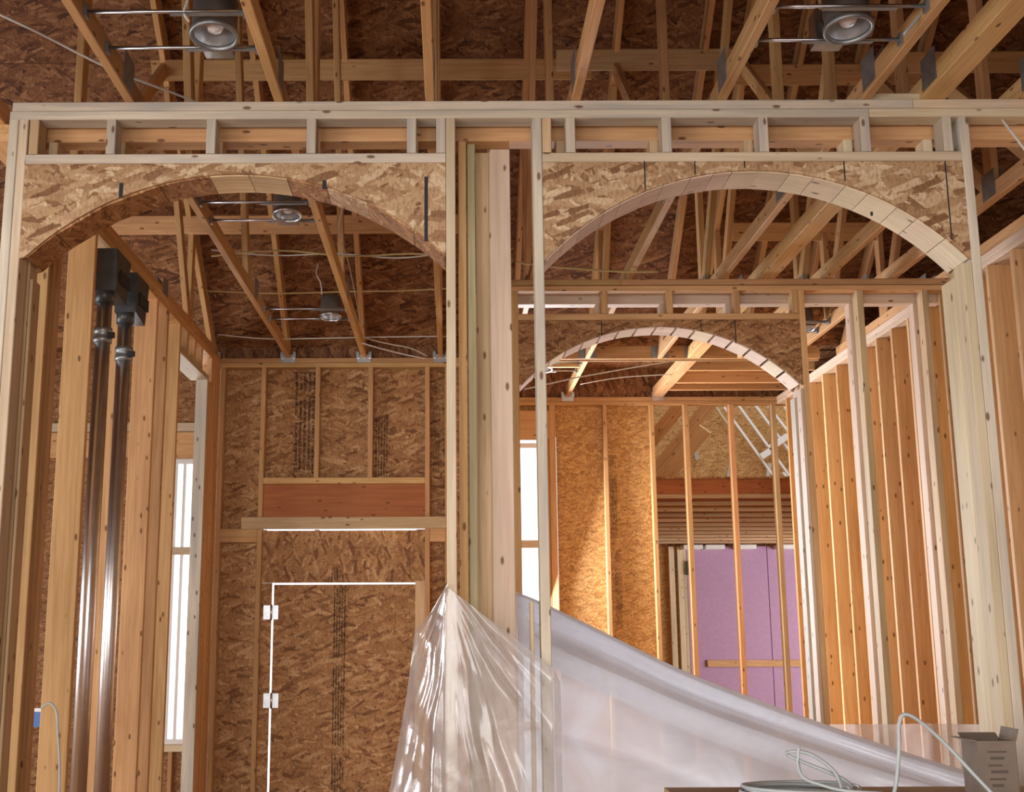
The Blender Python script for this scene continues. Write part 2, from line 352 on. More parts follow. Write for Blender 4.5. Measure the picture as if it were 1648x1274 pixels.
# ------------------------------------------------------------------ arch tools
def arch_geom(pxl, pyl, pxr, pyr, pyc, Y):
    """circle through the two springing points and the crown height"""
    L, R = Q(pxl, pyl, Y), Q(pxr, pyr, Y)
    zs = (L.z + R.z) / 2; cx = (L.x + R.x) / 2; hs = (R.x - L.x) / 2
    rise = QZ((pxl + pxr) / 2, pyc, Y) - zs
    r = (hs * hs + rise * rise) / (2 * rise)
    return cx, zs + rise - r, r, hs, zs
def arch_panel(name, parent, g, x0, x1, ztop, y0, y1, mat, n=28, lip=0.005):
    cx, cz, r, hs, zs = g; r += lip
    xs = [x0] + [max(min(cx + hs * math.sin(-math.pi / 2 + math.pi * i / n), x1), x0) for i in range(n + 1)] + [x1]
    xs = sorted(set(round(x, 5) for x in xs))
    v, f = [], []
    def low(x):
        dx = abs(x - cx)
        return cz + math.sqrt(max(r * r - dx * dx, 0)) if dx < hs + 1e-4 else zs
    for y in (y0, y1):
        for x in xs: v += [(x, y, low(x)), (x, y, ztop)]
    k = len(xs) * 2
    for i in range(len(xs) - 1):
        a, b, c, d = 2 * i, 2 * i + 1, 2 * i + 3, 2 * i + 2
        f += [(a, d, c, b), (k + a, k + b, k + c, k + d), (a, k + a, k + d, d), (b, c, k + c, k + b)]
    f += [(0, 1, k + 1, k), (2 * len(xs) - 2, k + 2 * len(xs) - 2, k + 2 * len(xs) - 1, 2 * len(xs) - 1)]
    return mesh(name, v, f, mat, parent, origin=(cx, y0, zs))
def arch_block(name, parent, g, a0, a1, y0, y1, thick, mat, sub=2, flat=False, drop=0.0):
    cx, cz, r, hs, zs = g; r -= drop
    v, f = [], []
    n = 1 if flat else sub
    am = (a0 + a1) / 2
    for i in range(n + 1):
        a = a0 + (a1 - a0) * i / n
        for rr in (r, r + thick):
            for y in (y0, y1): v.append((cx + rr * math.sin(a), y, cz + rr * math.cos(a)))
    for i in range(n):
        b = 4 * i; q = b + 4
        f += [(b, b + 1, q + 1, q), (b + 2, q + 2, q + 3, b + 3), (b, q, q + 2, b + 2), (b + 1, b + 3, q + 3, q + 1)]
    f += [(0, 2, 3, 1), (4 * n, 4 * n + 1, 4 * n + 3, 4 * n + 2)]
    # local frame with Z across the block face so the grain runs across it
    c0 = Vector((cx + r * math.sin(am), (y0 + y1) / 2, cz + r * math.cos(am)))
    tx = Vector((math.cos(am), 0, -math.sin(am))); rot = Matrix((Vector((math.sin(am), 0, math.cos(am))), -Vector((0, 1, 0)), tx)).transposed()
    if mat.name.startswith('strand'): rot = Matrix((Vector((0, 1, 0)), Vector((math.sin(am), 0, math.cos(am))), tx)).transposed()
    inv = rot.inverted()
    me = bpy.data.meshes.new(name); me.from_pydata([tuple(inv @ (Vector(p) - c0)) for p in v], [], f); me.update()
    return link(name, me, mat, parent, c0, rot)

# ------------------------------------------------------------------ front arched wall
wf = root('wall_front', (0, Y1, 0), 'pale stud wall across the foreground with two large arched openings', 'wall', kind='structure')
D1 = 0.214
def ystep(y): return (y, y + W4)
FL, FB = (Y1, Y1 + W4), (Y1 + D1 - W4, Y1 + D1)
def px1(px, py=200): return QX(px, py, Y1)
xa, xb = px1(19, 170), px1(1720, 170)
xj1, xj2 = px1(1469, 170), px1(1398, 180)
board('top_plate', wf, (xa + .004, xj1), FL, (H - T, H), GREYED); board('top_plate', wf, (xj1 + .002, xb), FL, (H - T, H), PALE)
board('top_plate', wf, (xa - .004, xj2), FL, (H - 2 * T, H - T - .0015), GREYED); board('top_plate', wf, (xj2 + .002, xb), FL, (H - 2 * T, H - T - .0015), PALE)
board('scrap_block', wf, (px1(1392, 150), px1(1497, 150)), (Y1 + .02, Y1 + .07), (H + .001, H + .036), PALE)
# rear leaf of the double wall: a deeper plate whose face shows below the front plate
board('rear_plate', wf, (xa, xb), FB, (H - 0.122, H - 0.036), PINE)
ZP = H - 2 * T - 0.001
zh1, zh0 = QZ(380, 247, Y1), QZ(380, 262, Y1)          # header bottom plate
g1 = arch_geom(40, 408, 717, 420, 281, Y1)
g2 = arch_geom(878, 424, 1560, 413, 275, Y1)
zspr1, zspr2 = g1[4], g2[4]
def stud1(px, z0=0.001, z1=None, leaf=FL, mat=PALE, ww=T, name='stud', py=200):
    x = px1(px, py)
    return board(name, wf, (x, x + ww), leaf, (z0, ZP if z1 is None else z1), mat)
# left jamb, pier and right jamb studs
stud1(14.5, mat=GREYED); stud1(30.5, mat=PALE)
stud1(14.5, leaf=FB, mat=TAN, z1=H - .124); stud1(30.5, leaf=FB, mat=TAN, z1=H - .124)
board('jack_stud', wf, (px1(46.5), px1(46.5) + .012), FB, (0.001, zspr1 - .05), TAN)
stud1(717.5, mat=PALE); stud1(856.5, mat=GREYED)
xk = px1(1549, 250)
board('king_stud', wf, (xk, xk + T), FL, (0.001, ZP), GREYED)
board('king_stud', wf, (xk, xk + T), FB, (0.001, H - .124), TAN)
board('jack_stud', wf, (xk - T - .001, xk - .001), FL, (0.001, zspr2 - .014), BLOCK)
board('jack_stud', wf, (xk - T - .001, xk - .001), (FL[1] + .004, FB[1]), (0.001, zspr2 - .05), BLOCK)
xo = px1(1700, 250); board('stud', wf, (xo, xo + T), FL, (0.001, ZP), PALE)
# short cripples above the arches
zc0, zc1 = zh1 + .001, ZP
for px in (47, 171, 332, 493.5, 655, 702):
    x = px1(px, 215)
    board('cripple_stud', wf, (x, x + T), FL, (zc0, zc1), GREYED if px > 100 else TAN)
for px in (60, 171, 332, 493.5, 655, 702):
    x = px1(px, 215) + .004
    board('cripple_stud', wf, (x, x + T), FB, (zc0, H - .123), TAN)
for px in (872.5, 911, 1066, 1222, 1386, 1518):
    x = px1(px, 215)
    board('cripple_stud', wf, (x, x + T), FL, (zc0, zc1), GREYED if px > 900 else TAN)
    board('cripple_stud', wf, (x - .03, x - .03 + T), FB, (zc0, H - .123), BLOCK if px > 1300 else TAN)
x0l, x1l, x0r, x1r = px1(41, 255), px1(717, 255), px1(873, 255), xk - .001
board('header_plate', wf, (x0l, x1l), FL, (zh0, zh1), GREYED); board('header_plate', wf, (x0r, x1r), FL, (zh0, zh1), PALE)
board('header_plate', wf, (x0l, x1l), FB, (zh0, zh1), TAN); board('header_plate', wf, (x0r, x1r), FB, (zh0, zh1), TAN)
for g, a, b in ((g1, x0l, x1l), (g2, x0r, x1r)):
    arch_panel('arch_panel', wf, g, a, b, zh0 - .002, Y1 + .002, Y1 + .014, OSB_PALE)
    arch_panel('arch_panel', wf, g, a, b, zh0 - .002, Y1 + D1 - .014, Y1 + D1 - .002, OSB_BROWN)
yb0, yb1 = Y1 + .0145, Y1 + D1 - .0145
def arch_blocks(parent, g, y0, y1, widths, mats, gap=0.0012, thick=0.036):
    amax = math.asin(g[3] / g[2]) - 0.004
    tot = sum(widths); a = -amax; rnd = random.Random(3)
    for k, wd in enumerate(widths):
        a2 = a + 2 * amax * wd / tot
        arch_block('arch_block', parent, g, a + gap, a2 - gap, y0, y1, thick, mats[k % len(mats)], drop=rnd.uniform(-.001, .0012))
        a = a2
# left arch: strand board strips with a lumber block at the crown
arch_blocks(wf, g1, yb0, yb1, [55, 165, 75, 58, 57, 60, 65, 80, 60], [OSB_BROWN, OSB_BROWN, OSB_BROWN, TAN, TAN, OSB_BROWN, OSB_PALE, OSB_BROWN, OSB_BROWN])
# right arch: solid wood blocks of mixed length
arch_blocks(wf, g2, yb0, yb1, [52, 45, 62, 40, 58, 42, 60, 48, 40, 120, 50, 68, 48, 66, 46, 70, 62], [ROSE, ROSE, ROSE, ROSE, ROSE, ROSE, ROSE, ROSE, ROSE, PALE, BLOCK, BLOCK, BLOCK, BLOCK, BLOCK, BLOCK, BLOCK])
# marks drawn on the panels
for px, r0, r1, wd in ((683, 284, 388, .014), (192, 294, 318, .016), (519, 290, 304, .016)):
    p = Q(px, r0, Y1); q = Q(px, r1, Y1)
    board('ink_mark', wf, (p.x, p.x + wd), (Y1 + .0006, Y1 + .0017), (q.z, p.z), BLACK, 0)
for px, r0, r1 in ((1036, 259, 305), (1117, 259, 280), (1357, 259, 291), (1520, 259, 385), (1197, 259, 270)):
    p = Q(px, r0, Y1); q = Q(px, r1, Y1)
    board('pencil_line', wf, (p.x, p.x + .005), (Y1 + .0006, Y1 + .0017), (q.z, p.z), BLACK, 0)
board('bolt_head', wf, (px1(1411, 345) , px1(1411, 345) + .008), (Y1 + .06, Y1 + .068), (QZ(1411, 338, Y1), QZ(1411, 332, Y1)), BLACK, 0)
# posts standing in the pier between the arches
def post(pxa, pxb, y0, y1, mat, ztop, name='stud'):
    board(name, wf, (QX(pxa, 600, y0), QX(pxb, 600, y0)), (y0, y1), (0.001, ztop), mat)
post(739, 752, Y1 + D1 - W4, Y1 + D1, PINE, H - .124)
post(753.5, 767, Y1 + D1 - .060, Y1 + D1 + .03, GREEN, H - .124)
post(768, 793, Y1 + D1 + .035, Y1 + D1 + .073, TAN, H - .124)
post(790, 825, Y1 + D1 + .031 - .034, Y1 + D1 + .031, ROSE, H - .124, 'post')
p = Q(853, 968, Y1 + .03)
board('scab_stud', wf, (p.x, QX(858.5, 968, Y1 + .02)), (Y1 + .008, Y1 + .095), (0.001, p.z), PALE)

# ------------------------------------------------------------------ middle arched wall
wm = root('wall_middle', (2, Y2, 0), 'second stud wall with a smaller looking arch, seen through the right arch', 'wall', kind='structure')
D2 = 0.23
ML, MB = (Y2, Y2 + W4), (Y2 + D2 - W4, Y2 + D2)
def px2(px, py=480): return QX(px, py, Y2)
xm0, xm1 = px2(822), XR - .002
board('top_plate', wm, (xm0, px2(1000)), ML, (H - T, H), PINE); board('top_plate', wm, (px2(1000) + .002, xm1), ML, (H - T, H), PINE)
board('top_plate', wm, (xm0, xm1), ML, (H - 2 * T, H - T - .004), PINE)
board('rear_plate', wm, (xm0, xm1), MB, (H - .122, H - .036), ROSE)  # rear boards carry the back window's pinkish daylight in their colour
zm1, zm0 = QZ(1060, 504, Y2), QZ(1060, 514, Y2)
g3 = arch_geom(838, 627, 1289, 614, 526, Y2)
for px, mt in ((824, PINE), (968, PINE), (1073, PINE), (1181, PINE)):
    x = px2(px)
    if px == 824: board('stud', wm, (x, x + T), ML, (0.001, ZP), mt); continue
    board('cripple_stud', wm, (x, x + T), ML, (zm1 + .001, ZP), mt)
    board('cripple_stud', wm, (x - .02, x - .02 + T), MB, (zm1 + .001, H - .123), ROSE)
xk2 = px2(1285)
board('king_stud', wm, (xk2, xk2 + T), ML, (0.001, ZP), PINE); board('king_stud', wm, (xk2, xk2 + T), MB, (0.001, H - .123), ROSE)
board('jack_stud', wm, (xk2 - .021, xk2 - .001), ML, (0.001, g3[4] - .02), ROSE); board('jack_stud', wm, (xk2 - .021, xk2 - .001), MB, (0.001, g3[4] - .05), GREYED)
board('cripple_stud', wm, (xk2 - .04, xk2 - .001), ML, (zm1 + .001, ZP), PINE)
for px in (1377, 1482):
    x = px2(px) + .01
    board('stud', wm, (x, x + T), ML, (0.001, ZP), TAN); board('stud', wm, (x - .004, x - .004 + T), MB, (0.001, H - .123), ROSE)
board('end_stud', wm, (xm1 - T, xm1), ML, (0.001, ZP), PINE)
board('header_plate', wm, (xm0 + T, xk2 - .001), ML, (zm0, zm1), PINE); board('header_plate', wm, (xm0 + T, xk2 - .001), MB, (zm0, zm1), PINE)
for y0, y1 in ((Y2 + .002, Y2 + .014), (Y2 + D2 - .014, Y2 + D2 - .002)):
    arch_panel('arch_panel', wm, g3, xm0 + T + .001, xk2 - .002, zm0 - .002, y0, y1, OSB_BROWN)
arch_blocks(wm, g3, Y2 + .0145, Y2 + D2 - .0145, [30, 28, 28, 29, 28, 29, 28, 29, 30, 28, 30, 28, 29, 30, 30, 30], [ROSE, ROSE, BLOCK, ROSE], gap=0.006)  # daylit brightness of the soffit put into the block colours
for px, r0, r1 in ((967, 516, 540), (1127, 516, 532), (1182, 516, 552)):
    a = Q(px, r0, Y2); b = Q(px, r1, Y2)
    board('pencil_line', wm, (a.x, a.x + .006), (Y2 + .0006, Y2 + .0017), (b.z, a.z), BLACK, 0)

# ------------------------------------------------------------------ back wall of the left room
wb = root('wall_back', (-0.9, Y3, 0), 'brown strand board back wall with a boarded doorway in the left room', 'wall', kind='structure')
def p3(px, py=700): return QX(px, py, Y3)
def r3(py, px=540): return QZ(px, py, Y3)
BL = (Y3, Y3 + W4)
x30, x31 = XL + .001, 0.36
zp3 = H - 2 * T - .001
board('top_plate', wb, (x30, x31), BL, (H - T, H), PINE); board('top_plate', wb, (x30, x31), BL, (H - 2 * T, H - T - .0015), PINE)
zled1, zled0 = r3(832), r3(851)
zsill1, zsill0 = r3(768), r3(778)
xs_l, xs_r = p3(418), p3(684)
for px in (418, 684): board('king_stud', wb, (p3(px), p3(px) + T), BL, (0.001, zp3), PINE)
board('corner_stud', wb, (x30, x30 + T), BL, (0.001, zp3), PINE)
board('stud', wb, (p3(716), p3(716) + T), BL, (0.001, zp3), PINE); board('stud', wb, (0.30, 0.338), BL, (0.001, zp3), PINE)
for px in (506, 592): board('cripple_stud', wb, (p3(px), p3(px) + T), BL, (zsill1 + .001, zp3), PINE)
board('cripple_sill', wb, (xs_l + T + .001, xs_r - .001), BL, (zsill0, zsill1), PINE)
board('header_beam', wb, (xs_l + T + .001, xs_r - .001), (Y3 + .022, Y3 + .10), (zled1 - .02, zsill0 - .001), LVL)
board('ledger_board', wb, (p3(394), p3(722)), (Y3 - .040, Y3 - .002), (zled0, zled1), TAN)
zb1, zb0 = r3(850), r3(872)
board('blocking', wb, (x30 + T + .001, xs_l - .001), BL, (zb0, zb1), PINE); board('blocking', wb, (xs_r + T + .001, p3(716) - .001), BL, (zb0, zb1), PINE)
# sheathing behind the studs, with daylight showing through the cuts of the makeshift door
ys0, ys1 = Y3 + W4 + .012, Y3 + W4 + .024
zt = zled0 - .004; zd = r3(940); gapz = .014
xdl, xdr = p3(435, 1000), p3(668, 1000)
board('sheathing_panel', wb, (x30, xs_l + .02), (ys0, ys1), (0.0, zb0 - .0024), OSB_WALL, 0)
board('sheathing_panel', wb, (x30, xs_l + .02), (ys0, ys1), (zb0 - .002, H), OSB_WALL, 0)
board('sheathing_panel', wb, (xs_r + .02, x31), (ys0, ys1), (0.0, zb0 - .0024), OSB_WALL, 0)
board('sheathing_panel', wb, (xs_r + .02, x31), (ys0, ys1), (zb0 - .002, H), OSB_WALL, 0)
board('sheathing_panel', wb, (xs_l + .0202, p3(555)), (ys0, ys1), (zled1 - .015, H), OSB_WALL, 0)
board('sheathing_panel', wb, (p3(555) + .0002, xs_r + .0199), (ys0, ys1), (zled1 - .015, H), OSB_WALL, 0)
yi0, yi1 = Y3 + .045, Y3 + .057
board('infill_panel', wb, (xs_l + T + .001, xs_r - .001), (yi0, yi1), (zd + gapz, zt - .004), OSB_WALL, 0)
board('ledger_shim', wb, (xs_l + T + .001, p3(432)), (yi0, yi1), (zt - .003, zled0), OSB_WALL, 0); board('ledger_shim', wb, (p3(508), p3(516)), (yi0, yi1), (zt - .003, zled0), OSB_WALL, 0); board('ledger_shim', wb, (p3(670), xs_r - .001), (yi0, yi1), (zt - .003, zled0), OSB_WALL, 0)
board('infill_panel', wb, (xs_l + T + .001, xdl), (yi0, yi1), (0.0, zd + gapz - .001), OSB_WALL, 0)
board('trimmer_board', wb, (xdr, xs_r - .001), (Y3 + .002, Y3 + .044), (0.001, zd + gapz + .01), TAN)
# far side of the boarded doorway's top gap stays open to the sky
stamp(wb, p3(470), p3(506) - .004, ys0 - .003, zsill1 + .01, zp3 - .02)
stamp(wb, p3(602), p3(624), ys0 - .003, zsill1 + .01, r3(655), STAMP)
stamp(wb, p3(696), p3(708), ys0 - .003, r3(760), r3(610), STAMP4)
stamp(wb, p3(535), p3(556), yi0 - .002, zd + gapz + .005, r3(912), STAMP)
door = root('door_1', ((xdl + xdr) / 2, yi0, 0), 'makeshift strand board door on two hinges, light showing round its edge', 'door', kind='structure')
board('door_panel', door, (xdl + .016, xdr + .02), (yi0, yi1), (0.02, zd), OSB_WALL, 0)
stamp(door, p3(535, 1000), p3(556, 1000), yi0 - .002, 0.3, zd - .01)
for py in (985, 1127):
    c = Q(436, py, yi0)
    h = board('hinge', door, (c.x - .058, c.x + .058), (yi0 - .007, yi0 - .004), (c.z - .054, c.z + .054), STEEL, 0)
    lathe('hinge_pin', [(0, -.06), (.008, -.06), (.008, .06), (0, .06)], STEEL, h, (c.x + .004, yi0 - .012, c.z), n=10)

# ------------------------------------------------------------------ left side wall
PIPEX = XL + .0
wl = root('wall_left', (XL, 7, 0), 'orange stud side wall of the left room, pipes running inside it', 'wall', kind='structure')
def dep(px, x=XL): return None
def y_of(px, x, z_rel=0.7):
    """depth at which a vertical edge at x shows at px, for points z_rel above the eye"""
    d = x * F / (px - PX); return (d - z_rel * ST) / CT
WLX = (XL - W6, XL)
ya, yz = Y1 + D1 + .004, Y3 + W4
board('top_plate', wl, WLX, (ya, yz), (H - T, H), PINE); board('top_plate', wl, WLX, (ya, yz), (H - 2 * T, H - T - .0015), PINE)
for px in (58, 66, 75, 132, 196, 238, 256): 
    y = y_of(px, XL); board('stud', wl, WLX, (y, y + T), (0.001, ZP), PINE if px != 88 else TAN)
yo0, yo1 = y_of(277, XL), y_of(325, XL)
board('king_stud', wl, WLX, (yo0, yo0 + T), (0.001, ZP), PINE)
zop = QZ(344, 626, y_of(344, XL - .03, 1.8))
board('jack_stud', wl, (XL - W4, XL), (yo1, yo1 + T), (0.001, zop - .001), GREYED)  # grey carries the daylight falling on this stud from the opening
wfl = (Y3 - T - .004 - (yo1 + T + .001)) / 4
for k in range(4): board('flat_stud', wl, (XL - T, XL), (yo1 + T + .001 + k * wfl, yo1 + T + (k + 1) * wfl - .0005), (0.001, zop - .001 if k < 1 else ZP), LIT_PINE)
board('corner_stud', wl, WLX, (Y3 - T - .002, Y3 - .002), (0.001, ZP), PINE)
board('header_board', wl, WLX, (yo0 + T + .001, yo1 + T), (zop, zop + T), PALE)
for k in range(1, 4):
    y = yo0 + k * (yo1 - yo0) / 4
    board('cripple_stud', wl, WLX, (y, y + T), (zop + T + .001, ZP), PINE)

# pipes with straps and dark boots
def vent_pipe(pxc, r, py_top, clamp_py, label, xp):
    y = y_of(pxc, xp, 0.7)
    t = root('vent_pipe', (xp, y, 0), label, 'pipe', 'vent pipes in the left stud wall')
    zt_ = QZ(pxc, py_top, y)
    lathe('pipe', [(r * .9, 0.0), (r, 0.0), (r, zt_), (r * .9, zt_)], PIPE, t, (xp, y, 0.0), n=28)
    zc_ = QZ(pxc, clamp_py, y)
    k = lathe('coupling', [(r, zc_ - .04), (r + .007, zc_ - .04), (r + .007, zc_ - .015), (r + .004, zc_ - .012), (r + .004, zc_ + .012), (r + .007, zc_ + .015), (r + .007, zc_ + .04), (r, zc_ + .04)], DULL, t, (xp, y, 0), n=28)
    board('clamp_screw', k, (xp + r, xp + r + .03), (y - .045, y - .02), (zc_ - .02, zc_ + .01), BLACK, 0)
    lathe('collar', [(r, zt_ - .09), (r + .008, zt_ - .09), (r + .008, zt_ - .03), (r + .002, zt_ - .02), (r + .002, zt_)], DARK, t, (xp, y, 0), n=28)
    # dark sheet metal boot stretched along the plate
    b = zt_ + .20
    v = [(xp - .05, y - .05, zt_ - .03), (xp + .07, y - .05, zt_ - .03), (xp + .07, y + .16, zt_ - .06), (xp - .05, y + .16, zt_ - .06),
         (xp - .05, y - .06, b), (xp + .07, y - .06, b), (xp + .07, y + .22, b), (xp - .05, y + .22, b)]
    bo = mesh('boot', v, [(3, 2, 1, 0), (4, 5, 6, 7), (0, 1, 5, 4), (1, 2, 6, 5), (2, 3, 7, 6), (3, 0, 4, 7)], DARK, t)
    board('boot_flange', bo, (xp + .0705, xp + .078), (y + .01, y + .20), (zt_ + .03, zt_ + .10), BLACK, 0)
    return t
vent_pipe(152, .041, 462, 540, 'shiny vent pipe nearer the camera, dark boot on top, leftmost of two', PIPEX)
vent_pipe(187, .041, 497, 570, 'shiny vent pipe farther back, dark boot on top, rightmost of two', PIPEX)
# blue box and its cable in the gap between the studs
yb = y_of(70, -2.35, -.4)
bx = root('electrical_box', Q(66, 1195, yb), 'blue plastic electrical box between the left wall studs', 'electrical box')
c = Q(64, 1155, yb)
board('box_body', bx, (c.x - .05, c.x + .05), (yb, yb + .06), (c.z - .05, c.z + .05), BLUE)
board('box_rim', bx, (c.x - .055, c.x + .055), (yb - .004, yb - .0005), (c.z + .035, c.z + .055), VINYL)
board('stud_back', bx, (c.x - .02, c.x + .018), (yb + .061, yb + .15), (0.0, c.z + .06), PINE)
tag(tube('grey_cable', [Q(66, 1140, 5.18), Q(80, 1131, 5.18), Q(91, 1145, 5.16), Q(93, 1180, 5.16), Q(96, 1240, 5.16), Q(93, 1320, 5.16)], .005, WIRE_G), 'grey cable looping over the stud beside the blue box', 'cable')

# ------------------------------------------------------------------ partition hidden behind the pier
wp = root('wall_partition', (0.22, 7, 0), 'stud partition running back from the pier between both rooms', 'wall', kind='structure')
board('top_plate', wp, (0.17, 0.259), (4.80, Y3 - .002), (H - 2 * T, H), PINE)
for k in range(11):
    y = 4.86 + k * .406
    if y > Y3 - .1: break
    board('stud', wp, (0.17, 0.259), (y, y + T), (0.001, ZP), PINE)

# ------------------------------------------------------------------ right side wall
wr = root('wall_right', (XR, 8, 0), 'orange stud side wall at the right, wide stud faces side by side', 'wall', kind='structure')
WRX = (XR, XR + W6)
board('top_plate', wr, WRX, (Y1 + D1 + .3, Y4 - .002), (H - T, H), ROSE); board('top_plate', wr, WRX, (Y1 + D1 + .3, Y4 - .002), (H - 2 * T, H - T - .0015), ROSE)
mats = [LIT_PINE, LIT_PINE, PINE, LIT_PINE]
y = 5.0; k = 0
while y < Y4 - .1:
    board('stud', wr, WRX, (y, y + T), (0.001, ZP), mats[k % 4]); y += .30 if y < 9 else .36; k += 1
for k in range(5):
    y0 = 4.9 + k * 1.22
    board('sheathing_panel', wr, (XR + W6 + .001, XR + W6 + .013), (y0, min(y0 + 1.217, Y4)), (0.0, H), OSB_GOLD, 0)

# ------------------------------------------------------------------ back wall of the right room
wk = root('wall_back_right', (1.9, Y4, 0), 'golden strand board back wall with a tall window and open studs', 'wall', kind='structure')
def p4(px, py=700): return QX(px, py, Y4)
def r4(py, px=950): return QZ(px, py, Y4)
KL = (Y4, Y4 + W4)
x40, x41 = 0.37, XR + W6
board('top_plate', wk, (x40, x41), KL, (H - T, H), PINE); board('top_plate', wk, (x40, x41), KL, (H - 2 * T, H - T - .0015), PINE)
for px in (884, 971, 1047): board('stud', wk, (p4(px), p4(px) + (.06 if px == 884 else T)), KL, (0.001, zp3), PINE)
board('jack_stud', wk, (p4(876), p4(884) - .001), KL, (0.001, r4(706)), LVL); board('stud', wk, (x40, x40 + .06), KL, (0.001, zp3), PINE)
board('header_beam', wk, (x40 + .061, p4(884) - .001), (Y4 + .005, Y4 + .08), (r4(706), r4(660)), PINE)
for px in (1106, 1180, 1249): board('stud', wk, (p4(px, 800), p4(px, 800) + .045), KL, (0.001, zp3), PINE if px < 1240 else TAN)
board('stud', wk, (p4(1330), p4(1330) + .045), KL, (0.001, zp3), PINE)
yk0, yk1 = Y4 + W4 + .002, Y4 + W4 + .014
board('sheathing_panel', wk, (p4(896), p4(974)), (yk0, yk1), (0.0, H), OSB_GOLD, 0); board('sheathing_panel', wk, (p4(974) + .002, p4(1052)), (yk0, yk1), (0.0, H), OSB_GOLD, 0)
board('sheathing_panel', wk, (x40, p4(896) - .001), (yk0, yk1), (r4(700), H), OSB_GOLD, 0)
stamp(wk, p4(981), p4(992), yk0 - .002, r4(865), r4(730), STAMP4); stamp(wk, p4(985), p4(996), yk0 - .002, r4(1010), r4(890), STAMP4)
zw1, zw0 = r4(712), 0.75
xw0, xw1 = x40 + .062, p4(876) - .001
board('rough_sill', wk, (xw0, xw1), KL, (zw0 - .04, zw0 - .001), PINE)
def window(name, x0, x1, y, z0, z1, zbar, label, n_mull=0, frame=VINYL):
    t = root(name, ((x0 + x1) / 2, y, z0), label, 'window', kind='structure')
    fw = .045
    board('window_frame', t, (x0, x0 + fw), (y, y + .07), (z0, z1), frame); board('window_frame', t, (x1 - fw, x1), (y, y + .07), (z0, z1), frame)
    board('window_frame', t, (x0 + fw, x1 - fw), (y, y + .07), (z1 - fw, z1), frame); board('window_frame', t, (x0 + fw, x1 - fw), (y, y + .07), (z0, z0 + fw), frame)
    board('window_bar', t, (x0 + fw, x1 - fw), (y - .01, y + .05), (zbar - .035, zbar + .035), PALE)
    for k in range(n_mull):
        xm = x0 + fw + (x1 - x0 - 2 * fw) * (k + 1) / (n_mull + 1)
        board('mullion', t, (xm - .012, xm + .012), (y + .012, y + .055), (z0 + fw, z1 - fw), frame)
    for a, b in ((z0 + fw, zbar - .035), (zbar + .035, z1 - fw)):
        v = [(x0 + fw, y + .03, a), (x1 - fw, y + .03, a), (x1 - fw, y + .03, b), (x0 + fw, y + .03, b)]
        mesh('pane', v, [(0, 1, 2, 3)], GLASS, t)
    return t
window('window_1', xw0, xw1, Y4 + .015, zw0, zw1, r4(875, 850), 'tall narrow white window glowing beside the pier in the right room')

# ------------------------------------------------------------------ side room seen through the left wall
Y5 = 11.0
ws = root('wall_side_room', (-3.2, Y5, 0), 'outer wall of the side room seen between the left studs', 'wall', kind='structure')
def p5(px, py=900): return QX(px, py, Y5)
def r5(py, px=290): return QZ(px, py, Y5)
sx0, sx1 = p5(255), p5(312)
zs1, zs0 = r5(738), r5(1198)
board('header_beam', ws, (-4.4, sx1 + .1), (Y5, Y5 + .09), (r5(736), r5(695)), PINE)
board('top_plate', ws, (-6.1, -1.98), (Y5, Y5 + .09), (r5(694), r5(680)), PALE)
board('sill_board', ws, (sx0 - .1, sx1 + .1), (Y5 - .02, Y5 + .09), (zs0 - .06, zs0 - .002), BLOCK)
board('trimmer_stud', ws, (sx1 + .001, sx1 + .05), (Y5, Y5 + .09), (0, r5(737)), GREYED); board('trimmer_stud', ws, (sx0 - .05, sx0 - .001), (Y5, Y5 + .09), (0, r5(737)), PINE)
board('cripple_stud', ws, (p5(283), p5(283) + T), (Y5, Y5 + .09), (0, zs0 - .062), PINE)
board('sheathing_panel', ws, (-6.1, sx0 - .002), (Y5 + .091, Y5 + .103), (0, H + .6), OSB_BROWN, 0)
board('sheathing_panel', ws, (sx1 + .002, -1.98), (Y5 + .091, Y5 + .103), (0, H + .6), OSB_BROWN, 0)
board('sheathing_panel', ws, (sx0, sx1), (Y5 + .091, Y5 + .103), (0, zs0 - .03), OSB_BROWN, 0)
board('sheathing_panel', ws, (sx0, sx1), (Y5 + .091, Y5 + .103), (zs1 + .01, H + .6), OSB_BROWN, 0)
window('window_2', sx0 + .001, sx1 - .001, Y5 + .015, zs0, zs1, r5(886), 'tall white window glowing between the left wall studs', 2)
# boards criss-crossing in the side room, bright in the gaps between the studs
for k, (a, b) in enumerate((((60, 545), (130, 548)), ((40, 590), (130, 592)), ((40, 680), (130, 690)), ((240, 628), (330, 640)), ((240, 672), (330, 655)))):
    yy = 8.6 + .25 * k
    pass
# return wall closing the side room corner behind the back wall
board('sheathing_panel', ws, (-1.99, -1.978), (Y3 + .13, Y5 + .1), (0, H + .6), OSB_BROWN, 0)

# ------------------------------------------------------------------ garage seen through the open studs
gz = ZC + 1.20
wg = root('wall_garage', (5, 19.6, 0), 'pink foam board wall at the far end of the garage', 'wall', kind='structure')
Y6 = 19.6
def p6(px, py=950): return QX(px, py, Y6)
xs = [p6(1107), p6(1238), p6(1238) + 1.22, p6(1238) + 2.44]
for a, b in zip(xs, xs[1:]): board('foam_board', wg, (a, b - .012), (Y6, Y6 + .03), (0.0, gz - .01), FOAM, 0)
z = QZ(1220, 1067, Y6); board('wood_strip', wg, (p6(1133), xs[-1]), (Y6 - .04, Y6 - .001), (z - .055, z + .055), PINE)
for px in (1078, 1092): board('stud', wg, (p6(px), p6(px) + .09), (Y6 - .02, Y6 + .07), (0.0, gz - .01), BLOCK)
board('stud', wg, (p6(1101), p6(1101) + .05), (Y6 - .02, Y6 + .07), (0.0, gz - .01), PALE)
